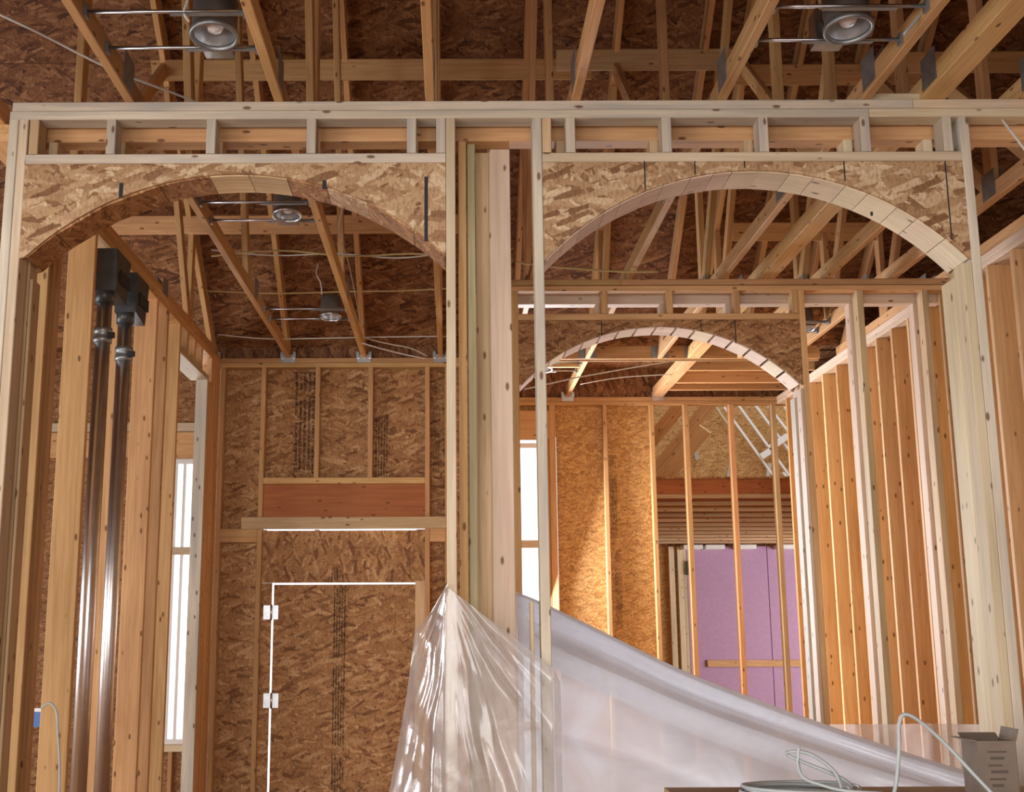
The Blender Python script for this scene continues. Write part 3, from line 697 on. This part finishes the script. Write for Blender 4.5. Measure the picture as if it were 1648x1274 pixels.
a = Q(1105, 925, Y6 - .05); b = Q(1109, 903, Y6 - .05); board('green_tag', wg, (a.x, b.x + .03), (Y6 - .06, Y6 - .025), (a.z, b.z), plain('dark_green_wrap', (0.01, 0.06, 0.05)), 0)
board('sheathing_panel', wg, (1.95, xs[0]), (Y6 + .075, Y6 + .087), (0.0, gz), OSB_GOLD, 0)
board('backing_panel', wg, (1.95, 8.8), (Y6 + .10, Y6 + .112), (0.0, gz + .25), OSB_WALL, 0)
for px in (1095, 1130, 1180, 1245): board('lit_joist_end', wg, (p6(px, 880), p6(px + 30, 880)), (Y6 - .30, Y6 + .06), (gz - .07, gz - .003), VINYL)  # white colour stands for light on the joist ends
gc = root('ceiling_garage', (5, 15.5, gz), 'golden floor joists forming the garage ceiling, seen edge on', 'ceiling', kind='structure')
yy = 11.75
while yy < Y6:
    j = board('joist', gc, (1.95, 8.8), (yy + .018, yy + .03), (gz + .038, gz + .19), LVL, 0); board('joist_flange', j, (1.95, 8.8), (yy, yy + .05), (gz, gz + .037), TAN); yy += .72
board('joist_deck', gc, (1.95, 8.8), (11.7, Y6 + .1), (gz + .191, gz + .209), OSB_WALL, 0)
gg = root('wall_gable', (4, 14.0, gz + .26), 'golden strand board gable rising above the garage joists', 'wall', kind='structure')
for k in range(4):
    x0 = 1.95 + k * 1.75
    board('sheathing_panel', gg, (x0, x0 + 1.7495), (14.0, 14.012), (gz + .26, 6.2), OSB_GOLD, 0)
Yg = 13.9
for (a, b) in (((1165, 655), (1262, 790)), ((1188, 652), (1270, 765)), ((1215, 652), (1300, 765)), ((1235, 652), (1320, 760)), ((1152, 655), (1178, 692)), ((1262, 655), (1310, 720)), ((1260, 760), (1300, 810))):
    beam('brace', gg, Q(*a, Yg), Q(*b, Yg), .032, .03, VINYL if a[0] != 1152 else PALE, (0, 1, 0))  # white material carries the daylight on the braces
for (a, b) in (((1225, 735), (1245, 722)), ((1238, 722), (1262, 705)), ((1262, 705), (1280, 695))):
    beam('lit_piece', gg, Q(*a, Yg - .05), Q(*b, Yg - .05), .02, .075, VINYL, (0, 1, 0))  # lit truss pieces, their brightness put into the white material
for (a, b) in (((1115, 690), (1122, 740)), ((1178, 735), (1168, 795)), ((1238, 745), (1232, 798))):
    beam('web_brace', gg, Q(*a, Yg), Q(*b, Yg), .03, .05, GREYED, (0, 1, 0))
for (a, b) in (((1046, 712), (1105, 640)), ((1046, 770), (1150, 640)), ((1046, 800), (1135, 690))):
    beam('valley_rafter', gg, Q(*a, 13.2), Q(*b, 12.6), .04, .15, PINE, (0, 1, 0))
board('wall_garage_side', None, (1.93, 1.942), (11.2, Y6 + .1), (0.0, 6.2), OSB_GOLD, 0)
tag(bpy.data.objects['wall_garage_side'], 'strand board side wall closing the garage behind the back wall', 'wall', kind='structure')

# ------------------------------------------------------------------ roof
SL = 0.83
EA, EB = Y3 + .06, Y4 + .06
def zroof(y, e): return H + .10 + SL * (e - y)
RIDGE = 4.2
roof = root('ceiling_roof', (0, 6, H), 'dark underside of the strand board roof deck above the trusses', 'ceiling', kind='structure')
nv = Vector((0, SL, 1)).normalized()
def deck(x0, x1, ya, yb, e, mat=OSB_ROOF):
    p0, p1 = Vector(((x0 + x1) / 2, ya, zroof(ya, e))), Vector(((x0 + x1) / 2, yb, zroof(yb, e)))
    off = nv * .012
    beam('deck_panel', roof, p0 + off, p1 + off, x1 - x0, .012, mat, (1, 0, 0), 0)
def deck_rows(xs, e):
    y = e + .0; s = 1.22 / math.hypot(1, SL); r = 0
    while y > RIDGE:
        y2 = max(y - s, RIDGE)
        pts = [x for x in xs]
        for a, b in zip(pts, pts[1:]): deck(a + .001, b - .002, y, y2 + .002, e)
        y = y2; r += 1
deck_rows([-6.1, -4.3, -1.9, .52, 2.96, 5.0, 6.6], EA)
pa, pb = Vector((.25, EA, zroof(EA, EA))) + nv * .035, Vector((.25, RIDGE, zroof(RIDGE, EA))) + nv * .035
beam('roofing_felt', roof, pa, pb, 12.8, .004, DULL, (1, 0, 0), 0)
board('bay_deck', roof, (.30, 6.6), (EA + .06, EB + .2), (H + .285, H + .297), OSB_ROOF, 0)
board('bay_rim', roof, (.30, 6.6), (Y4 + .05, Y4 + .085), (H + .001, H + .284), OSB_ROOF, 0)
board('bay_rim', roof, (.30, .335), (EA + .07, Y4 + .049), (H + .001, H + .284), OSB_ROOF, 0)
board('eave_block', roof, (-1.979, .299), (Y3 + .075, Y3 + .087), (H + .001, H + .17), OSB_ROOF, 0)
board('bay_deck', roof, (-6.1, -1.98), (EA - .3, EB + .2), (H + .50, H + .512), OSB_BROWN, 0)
# deck over the camera side
zr_ = zroof(RIDGE, EA)
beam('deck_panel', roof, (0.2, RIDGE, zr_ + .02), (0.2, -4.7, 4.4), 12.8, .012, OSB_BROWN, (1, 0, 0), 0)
# long lateral braces nailed under the rafters
def lateral(pxa, pxb, py, e, mat=PINE, parent=roof):
    # depth where the ray of that row meets the rafters' underside
    lo, hi = 4.3, e
    for _ in range(40):
        m_ = (lo + hi) / 2
        if QZ((pxa + pxb) / 2, py, m_) > zroof(m_, e) - .20: hi = m_
        else: lo = m_
    a, b = Q(pxa, py, lo), Q(pxb, py, lo)
    z = (a.z + b.z) / 2
    beam('lateral_brace', parent, (a.x, lo, z), (b.x, lo, z), .038, .14, mat, (0, 1, 0.6))
lateral(245, 952, 112, EA); lateral(180, 760, 361, EA)
lateral(895, 1175, 96, EA, TAN); lateral(1150, 1480, 120, EA); lateral(1440, 1720, 100, EA); lateral(1180, 1420, 372, EA)

def truss(x, e, label, thick=T, webs='A', mat=PINE, group='roof trusses', tail=False):
    t = root('roof_truss', (x, 6, H), label, 'roof truss', group)
    ylo = -4.2; yend = e - .06 if x < .3 else 9.28
    board('bottom_chord', t, (x - thick / 2, x + thick / 2), (ylo, yend), (H + .001, H + .089), mat)
    if tail: board('chord_tail', t, (x - thick / 2, x + thick / 2), (9.345, EB - .06), (H + .001, H + .089), mat)
    pe = Vector((x, e - .02, H + .03)); 
    def rz(y): return zroof(y, e) - .02
    rn = nv * .075
    beam('rafter', t, Vector((x, e - .04, rz(e - .04))) - rn, Vector((x, RIDGE + .05, rz(RIDGE + .05))) - rn, T, .13, mat)
    def web(y0, y1, up1=True, wd=W4, name='web'):
        a = Vector((x, y0, H + .09)); b = Vector((x, y1, rz(y1) - .16))
        beam(name, t, a, b, T, wd, mat)
    ws_ = {'A': ((5.66, 5.66), (5.62, 4.5), (7.25, 6.35)), 'B': ((5.66, 5.66), (7.6, 7.6), (7.55, 5.75)), 'C': ((5.66, 5.66), (8.3, 8.3), (5.7, 7.3), (8.25, 7.4)), 'N': ()}[webs]
    for a, b in ws_: web(a, b)
    for yg in (4.37, 5.66, 7.5):
        for s in (-1, 1):
            xx = x + s * (thick / 2 + .0015)
            board('gusset_plate', t, (xx - .001, xx + .001), (yg - .07, yg + .07), (H + .018, H + .155), DULL, 0)
    # galvanised seat on the wall plate
    yw = EB - .06 if tail else e - .06
    if x > .3 and not tail: return t
    h = board('truss_clip', t, (x - .055, x + .055), (yw - .006, yw - .004), (H - .04, H + .028), STEEL, 0)
    for s in (-1, 1):
        board('clip_wing', h, (x + s * .05 - .012, x + s * .05 + .012), (yw - .03, yw - .007), (H - .006, H + .045), STEEL, 0)
    return t
for x, lab in ((-1.92, 'roof truss riding on the left stud wall, leftmost'), (-1.313, 'roof truss left of the two recessed lights over the left room'),
               (-.70, 'roof truss right of the two recessed lights over the left room'), (-.08, 'roof truss just left of the pier, above the front plate')):
    truss(x, EA, lab, webs='A' if x > -1.9 else 'C')
for x, th, wb_, lab in ((.52, T, 'B', 'roof truss just right of the pier, above the front plate'), (1.12, T, 'C', 'roof truss left of the recessed light at upper right'),
                   (1.71, T, 'B', 'roof truss right of the recessed light at upper right'), (1.985, .10, 'C', 'thick doubled girder truss at upper right'),
                   (2.36, T, 'B', 'roof truss between the thick girder and the right wall'), (2.78, T, 'C', 'roof truss just inside the right stud wall'), (3.19, .076, 'C', 'doubled roof truss riding on the right stud wall')):
    truss(x, EA, lab, th, wb_, tail=x in (1.12, 1.985))

# crossing girder and ceiling beams in the right room
ry = 9.29
gd = root('ceiling_beam', (1.8, ry, H), 'orange ceiling girder with joist hangers seen through the middle arch', 'beam')
board('girder_board', gd, (.34, XR - .1), (ry, ry + .038), (H + .001, H + .24), PINE); board('girder_flange', gd, (.34, XR - .1), (ry + .039, ry + .052), (H - .012, H + .20), TAN)
for x in (1.12, 1.71, 1.985):
    board('joist_hanger', gd, (x - .07, x + .07), (ry - .006, ry - .001), (H + .005, H + .16), DULL, 0)
for k, (yy, xs0, xs1) in enumerate(((9.75, 2.04, XR), (10.28, 2.04, XR), (10.62, 2.04, XR), (9.60, .34, 1.09))):
    o = board('ceiling_beam', None, (xs0, xs1), (yy, yy + .04), (H + .001, H + .17), PINE)
    tag(o, ['orange ceiling beam just behind the joist hanger girder', 'orange ceiling beam second behind the joist hanger girder', 'orange ceiling beam nearest the back plate of the right room', 'orange ceiling beam above the small recessed light in the right room'][k], 'beam')

# ------------------------------------------------------------------ outer shell so daylight only enters by the openings
def shell(name, x, y, z, label, mat=OSB_BROWN):
    return tag(board(name, None, x, y, z, mat, 0), label, 'wall', kind='structure')
shell('wall_outer_left_side', (-6.12, -6.1), (0.1, 4.2), (0, 9.5), 'strand board outer wall left of the front plate')
shell('wall_outer_left_low', (-6.12, -6.1), (4.2, 7.4), (0, .5), 'strand board below the side room opening at far left')
shell('wall_outer_left_high', (-6.12, -6.1), (4.2, 7.4), (2.25, 9.5), 'strand board above the side room opening at far left')
shell('wall_outer_left', (-6.12, -6.1), (7.4, 11.1), (0, 9.5), 'strand board outer wall at the far left of the house')
shell('wall_outer_left_rear', (-6.12, -6.1), (-4.7, -3.3), (0, 9.5), 'strand board outer wall left of the camera')
shell('wall_outer_left_head', (-6.12, -6.1), (-3.3, 0.1), (2.9, 9.5), 'strand board above the opening left of the camera')
shell('wall_outer_right', (6.6, 6.62), (-4.7, 11.1), (0, 9.5), 'strand board outer wall at the far right of the house')
shell('wall_rear_head', (-6.1, 6.6), (-4.72, -4.7), (3.5, 5.0), 'strand board above the glazed opening behind the camera')
shell('wall_rear_right', (2.2, 6.6), (-4.72, -4.7), (0, 3.5), 'strand board wall right of the glazed opening behind the camera')
shell('wall_rear_left', (-6.1, -4.6), (-4.72, -4.7), (0, 3.5), 'strand board wall left of the glazed opening behind the camera')
shell('wall_outer_back_right', (XR + W6 + .02, 6.6), (Y4, Y4 + .012), (0, H + .2), 'strand board outer wall beyond the right stud wall', OSB_GOLD)

blocker_rear = board('light_blocker_rear', None, (-6.1, 6.6), (-4.7, 1.9), (3.20, 3.22), OSB_BROWN, 0)  # added unseen panel that shades the roof deck from the rear daylight
tag(blocker_rear, 'added unseen strand board panel behind the camera, keeping light off the roof', 'ceiling', kind='structure')
# ------------------------------------------------------------------ recessed lights
def y_row(py, z, px=724):
    dx, dy = px - PX, PY - py; b = (-SR * dx + CR * dy) / F
    return (z - ZC) * (CT - b * ST) / (ST + b * CT)
def can_light(xa, xb, row0, row1, xc, r, label, tilt=0.12, box=True, z=None):
    z = H + .035 if z is None else z
    y0, y1 = sorted((y_row(row0, z), y_row(row1, z)))
    yc = (y0 + y1) / 2
    t = root('recessed_light', (xc, yc, z), label, 'recessed light', 'recessed lights hung between the joists')
    for yy in (y0, y1):
        b = tube('hanger_bar', [(xa, yy, z), (xb, yy, z)], .007, STEEL, t, 8, 0)
        for xx, s in ((xa, 1), (xb, -1)): board('bar_bracket', b, (xx, xx + .012) if s > 0 else (xx - .012, xx), (yy - .018, yy + .018), (z - .022, z + .022), DULL, 0)
    pl = board('mounting_plate', t, (xc - r - .05, xc + r + .05), (y0 - .01, y0 + .012), (z - .012, z - .009), DULL, 0)
    board('mounting_plate', t, (xc - r - .05, xc + r + .05), (y1 - .012, y1 + .01), (z - .012, z - .009), DULL, 0)
    rot = Matrix.Rotation(-tilt, 3, 'X')
    c = Vector((xc, yc, z - .02))
    lathe('trim_ring', [(r * .93, 0), (r * .95, -.010), (r * 1.06, -.012), (r * 1.10, -.004), (r * 1.10, .010), (r * .93, .012)], DULL if r > .075 else STEEL, t, c, rot, 32)
    ho = lathe('can_housing', [(r * 1.0, .0), (r * 1.0, .14), (0.001, .141)], DULL, t, c, rot, 32)
    lathe('reflector', [(r * .92, .004), (r * .80, .05), (r * .62, .09), (r * .30, .115), (0.001, .12)], REFL, ho, c, rot, 32)
    lathe('bulb', [(0.001, .012), (.024, .018), (.036, .04), (.030, .065), (.015, .09), (.012, .115)], plain('frosted_bulb_' + str(random.random())[2:6], (0.75, 0.75, 0.76), 0.12), ho, c, rot, 20)
    if box:
        jb = board('junction_box', t, (xc - .075, xc + .035), (y1 + .015, y1 + .09), (z + .0, z + .13), STEEL)
        board('box_knockout', jb, (xc - .035, xc - .005), (y1 + .0135, y1 + .0149), (z + .05, z + .08), DULL, 0)
    return t
can_light(-1.294, -.719, 17, 75, -.86, .082, 'recessed light with two hanger bars at upper left above the front plate')
can_light(1.139, 1.691, 12, 66, 1.45, .082, 'recessed light with two hanger bars at upper right above the front plate')
can_light(-1.294, -.719, 324, 353, -.86, .072, 'recessed light just under the crown of the left arch')
can_light(-1.294, -.719, 496, 512, -.845, .072, 'recessed light in the middle of the left room ceiling', box=True)
can_light(.539, 1.10, 584, 597, .80, .07, 'small recessed light at the left foot of the middle arch')
can_light(2.379, 2.76, 519, 534, 2.62, .07, 'recessed light between the open studs right of the middle arch')

# ------------------------------------------------------------------ cables
def cable(pts, r, mat, label, name='cable', group=None):
    return tag(tube(name, pts, r, mat), label, 'cable', group)
cable([Q(-40, 5, 4.3), Q(60, 52, 4.35), Q(180, 112, 4.5), Q(300, 158, 4.75), Q(380, 195, 5.0)], .005, WIRE_W, 'white cable slanting down across the upper left ceiling')
cable([Q(340, 412, 6.9), Q(450, 403, 6.95), Q(560, 412, 6.95), Q(660, 408, 6.9), Q(720, 412, 6.9)], .006, WIRE_Y, 'yellow cable sagging across the left room, uppermost run')
cable([Q(340, 402, 6.95), Q(440, 411, 7.0), Q(540, 408, 7.0), Q(640, 415, 6.95), Q(720, 406, 6.95)], .005, WIRE_W, 'white cable beside the uppermost yellow cable of the left room')
cable([Q(330, 468, 7.9), Q(450, 472, 7.9), Q(560, 469, 7.9), Q(640, 468, 7.9), Q(725, 464, 7.9)], .006, WIRE_Y, 'yellow cable strung level with the left room ceiling light')
cable([Q(350, 538, 8.7), Q(430, 545, 8.75), Q(520, 544, 8.75), Q(620, 542, 8.75), Q(722, 541, 8.75)], .005, WIRE_W, 'thin white cable strung just above the left back plate')
cable([Q(585, 543, 8.9), Q(620, 552, 9.0), Q(660, 560, 9.1), Q(688, 573, 9.2)], .006, WIRE_W, 'pale cable drooping to the back plate, upper of the pair')
cable([Q(583, 552, 8.62), Q(618, 562, 8.7), Q(655, 571, 8.78), Q(686, 577, 8.84)], .006, WIRE_W, 'pale cable drooping to the back plate, lower of the pair')
cable([Q(512, 425, 7.7), Q(509, 440, 7.7), Q(516, 455, 7.72), Q(518, 474, 7.74)], .005, WIRE_W, 'short white cable feeding the left room ceiling light')
cable([Q(553, 330, 5.9), Q(545, 370, 6.2), Q(560, 420, 7.0), Q(573, 480, 8.0), Q(580, 520, 8.5)], .004, WIRE_W, 'thin white cable hanging along the joist over the left room')
cable([Q(830, 422, 6.6), Q(900, 430, 6.7), Q(1000, 437, 6.8), Q(1060, 437, 6.85)], .007, WIRE_Y, 'cable lying along the top of the middle wall')
cable([Q(845, 626, 7.30), Q(940, 605, 8.3), Q(1078, 581, 9.285)], .005, WIRE_W, 'white cable rising through the middle arch')
cable([Q(934, 618, 9.9), Q(1000, 607, 9.9), Q(1084, 602, 9.9)], .004, WIRE_W, 'short thin cable behind the one in the middle arch')
cable([Q(1612, 192, 4.5), Q(1630, 215, 4.45), Q(1665, 262, 4.4)], .005, WIRE_W, 'white cable dropping from the front plate at far right')
cable([Q(1345, -20, 3.95), Q(1331, 10, 4.02), Q(1326, 24, 4.02), Q(1330, 36, 4.02)], .007, WIRE_G, 'grey cable curling into the recessed light at upper right')
cable([Q(1505, -10, 3.85), Q(1480, 25, 3.85), Q(1455, 55, 3.85)], .006, WIRE_G, 'grey cable on the right side of the upper right light')
cable([Q(298, -15, 3.8), Q(302, 0, 3.8), Q(296, 20, 3.8), Q(305, 35, 3.82)], .005, WIRE_W, 'white cable end at the upper left recessed light')

# ------------------------------------------------------------------ plastic sheets
def grid(name, fn, nu, nv_, mat, label, group=None):
    v = [fn(i / (nu - 1), j / (nv_ - 1)) for j in range(nv_) for i in range(nu)]
    f = [(j * nu + i, j * nu + i + 1, (j + 1) * nu + i + 1, (j + 1) * nu + i) for j in range(nv_ - 1) for i in range(nu - 1)]
    o = mesh(name, v, f, mat, None, True)
    return tag(o, label, 'plastic sheet', group)
def lerp_list(pts, t):
    t = max(0, min(1, t)) * (len(pts) - 1); i = min(int(t), len(pts) - 2); k = t - i
    k2 = k * k * (3 - 2 * k) * .4 + k * .6
    return pts[i].lerp(pts[i + 1], k2)
yf = Y1 - .012
c0 = [Q(719, 940, yf), Q(694, 984, 4.55), Q(668, 1015, 4.62), Q(655, 1115, 4.68), Q(640, 1200, 4.72), Q(624, 1285, 4.75)]
c0 += [Vector((c0[-1].x - .06, 4.80, .55)), Vector((c0[-1].x - .12, 4.84, .03))]
xcl = px1(717.5) - .006
c1 = [Q(721, 945, yf)] + [Vector((xcl, yf, Q(721, r, yf).z)) for r in (990, 1045, 1120, 1200, 1285)] + [Vector((xcl, yf, .55)), Vector((xcl, yf - .02, .03))]
xcr = px1(856.5) + T + .006
c2 = [Vector((xcr, yf, Q(880, r, yf).z)) for r in (1076, 1110, 1150, 1190, 1235, 1285)] + [Vector((xcr, yf, .55)), Vector((xcr, yf - .02, .03))]
c3 = [Vector((xcr + .03, Y1 + .06, Q(897, r, Y1).z)) for r in (1100, 1130, 1165, 1200, 1240, 1290)] + [Vector((xcr + .03, Y1 + .07, .55)), Vector((xcr + .04, Y1 + .08, .03))]
def front_sheet(u, v):
    A, B, C, D = (lerp_list(c, v) for c in (c0, c1, c2, c3))
    if u < .34: p = A.lerp(B, u / .34); loose = math.sin(math.pi * u / .34)
    elif u < .93:
        k = (u - .34) / .59; p = B.lerp(C, k); loose = math.sin(math.pi * k)
    else: p = C.lerp(D, (u - .93) / .07); loose = 0.1
    # folds fan out from the tied corner
    ap = c1[0]; dd = math.hypot(p.x - ap.x, p.z - ap.z); ang = math.atan2(p.x - ap.x, ap.z - p.z + .02)
    fold = noise.noise(Vector((ang * 7, dd * 1.3, 3.1))) * .075 * min(1, dd * 2.2) + noise.noise(Vector((ang * 19, dd * 2, 6.1))) * .022 * min(1, dd * 3) + noise.noise(Vector((p.x * 6 + p.z * 4, p.z * 4, 1.7))) * .022 + abs(noise.noise(Vector((p.x * 7 + p.z * 9, p.z * 2, 5.7)))) * .012
    p.y += (fold - .02) * loose - .004
    p.x += noise.noise(Vector((p.z * 5, u * 4, 9))) * .02 * loose
    p.z += noise.noise(Vector((p.x * 7, u * 3, 4))) * .02 * loose
    return p
grid('plastic_sheet', front_sheet, 90, 90, FILM, 'clear crinkled plastic sheet wrapped round the foot of the pier')

top = [Q(px, py, yy) for px, py, yy in ((831, 952, 4.80), (865, 965, 4.84), (930, 996, 4.92), (1000, 1030, 5.0), (1100, 1078, 5.08), (1220, 1125, 5.12), (1330, 1165, 5.12), (1430, 1200, 5.05), (1530, 1232, 4.92), (1600, 1250, 4.82), (1660, 1268, 4.76))]
tops = smooth_pts(top, 10)
def main_sheet(u, v):
    k = u * (len(tops) - 1); i = min(int(k), len(tops) - 2); T0 = tops[i].lerp(tops[i + 1], k - i)
    front = 4.715 + .02 * math.sin(u * 7)
    if v < .12:                      # short fall on the far side of the ridge
        t = 1 - v / .12
        p = Vector((T0.x, T0.y + .10 * t, T0.z - .25 * t * t))
    else:
        t = (v - .12) / .88
        zb = .03
        z = T0.z + (zb - T0.z) * t
        belly = 1 - (1 - t) ** 2.4
        y = T0.y + (front - T0.y) * min(1, belly * 1.05)
        p = Vector((T0.x - .10 * t * math.sin(u * 3.1), y, z))
        # rolled hem and a taut crease below it
        d = T0.z - z
        p.y -= .030 * math.exp(-((d - .03) / .022) ** 2)
        p.y += .022 * math.exp(-((d - .075) / .018) ** 2)
        p.y -= .050 * math.exp(-((d - (.20 - .12 * u)) / .05) ** 2)
        p.y += .030 * math.exp(-((d - (.52 - .25 * u)) / .03) ** 2) * max(0, 1 - u * 1.4)
        p.y += (noise.noise(Vector((u * 5 + t * 3, t * 4, .3))) * .03 + noise.noise(Vector((u * 16, t * 11 + u * 6, 2.3))) * .008) * min(1, t * 4)
        p.y = max(p.y, 4.69)
    return p
grid('plastic_sheet', main_sheet, 110, 90, FILM_W, 'milky plastic sheet sloping down from the pier to the right post')
def right_sheet(u, v):
    a, b = Q(1335, 1165, 6.72), Q(1585, 1165, 6.72)
    x = a.x + (b.x - a.x) * u; z = a.z + (.03 - a.z) * v
    return Vector((x, 6.72 + .02 * math.sin(u * 11) + noise.noise(Vector((u * 4, v * 3, 8))) * .04, z + noise.noise(Vector((u * 3, 1, 1))) * .006))
grid('plastic_sheet', right_sheet, 40, 30, FILM_T, 'hazy plastic sheet hung low across the right wall studs')

# ------------------------------------------------------------------ bench, box and cables at lower right
zt = ZC - .545
bench = root('work_bench', (1.6, 3.7, 0), 'brown plywood work bench at the lower right edge', 'bench')
bx0, bx1, by0, by1 = .70, 2.15, 3.25, 4.02
board('bench_top', bench, (bx0, bx1), (by0, by1), (zt - .03, zt), PLY)
for x in (bx0 + .04, bx1 - .08):
    for y in (by0 + .04, by1 - .08): board('leg', bench, (x, x + .04), (y, y + .04), (0, zt - .031), PINE)
board('apron', bench, (bx0 + .085, bx1 - .085), (by1 - .07, by1 - .04), (zt - .12, zt - .032), PINE)
yc = 3.70
a, b = Q(1572, 1192, yc), Q(1634, 1192, yc)
cb = root('cardboard_box', ((a.x + b.x) / 2, yc + .06, zt), 'open brown cardboard box with printed lines, lower right corner', 'box')
x0, x1, ztop = a.x, b.x, a.z
tk = .004
board('box_front', cb, (x0, x1), (yc, yc + tk), (zt + .001, ztop), CARD, 0); board('box_back', cb, (x0, x1), (yc + .11, yc + .11 + tk), (zt + .001, ztop), CARD, 0)
board('box_side', cb, (x0, x0 + tk), (yc + tk, yc + .11), (zt + .001, ztop), CARD, 0); board('box_side', cb, (x1 - tk, x1), (yc + tk, yc + .11), (zt + .001, ztop), CARD, 0)
board('box_bottom', cb, (x0 + tk, x1 - tk), (yc + tk, yc + .11), (zt + .001, zt + .005), CARD, 0)
beam('flap', cb, (x0, yc + .055, ztop), (x0 - .035, yc + .055, ztop + .004), tk, .11, CARD, (0, 0, 1), 0)
beam('flap', cb, (x1 + .002, yc + .055, ztop), (x1 + .012, yc + .055, ztop + .035), tk, .11, CARD, (1, 0, 0), 0)
beam('flap', cb, ((x0 + x1) / 2, yc + .114, ztop), ((x0 + x1) / 2, yc + .135, ztop + .012), x1 - x0, tk, CARD, (1, 0, 0), 0)
for k in range(6):
    zz = ztop - .035 - k * .020
    board('print_line', cb, (x0 + .03 + .006 * (k % 2), x1 - .03 - .008 * (k % 3)), (yc - .0008, yc - .0002), (zz, zz + .006 + .003 * (k % 2)), plain('faded_print_%d' % k, (0.11, 0.085, 0.065), 0.9), 0)
# coil of grey cable
pts = []
cc = Q(1295, 1262, 3.66); rnd = random.Random(5)
for k in range(12 * 7):
    t_ = 2 * math.pi * k / 12; rr = 1 + .08 * math.sin(t_ * .37) + rnd.uniform(-.02, .02)
    pts.append(Vector((cc.x + 0.165 * rr * math.cos(t_), 3.72 + .13 * rr * math.sin(t_), zt + .008 + .005 * (k / 12) + .003 * math.sin(t_ * 1.7))))
e = pts[-1]
pts += [e + Vector((-.02, .03, .03)), Q(1268, 1215, 3.72), Q(1285, 1209, 3.70), Q(1310, 1216, 3.68), Q(1342, 1240, 3.66), Q(1355, 1268, 3.64)]
coil = tag(tube('cable_coil', pts, .0055, WIRE_G, None, 8, 3), 'coil of grey cable lying on the bench, lower right', 'cable')
tag(tube('cable', [Q(1286, 1201, 3.60), Q(1284, 1225, 3.60), Q(1292, 1250, 3.58), Q(1320, 1262, 3.56), Q(1360, 1272, 3.52), Q(1420, 1276, 3.5)], .005, WIRE_G), 'short grey cable end sticking up from the coil', 'cable')
tag(tube('cable', [Q(1436, 1285, 3.6), Q(1443, 1255, 3.6), Q(1447, 1200, 3.6), Q(1447, 1165, 3.6), Q(1456, 1149, 3.6), Q(1480, 1160, 3.6), Q(1520, 1195, 3.6), Q(1565, 1243, 3.58), Q(1605, 1285, 3.55)], .006, WIRE_G), 'grey cable arching up in front of the cardboard box', 'cable')
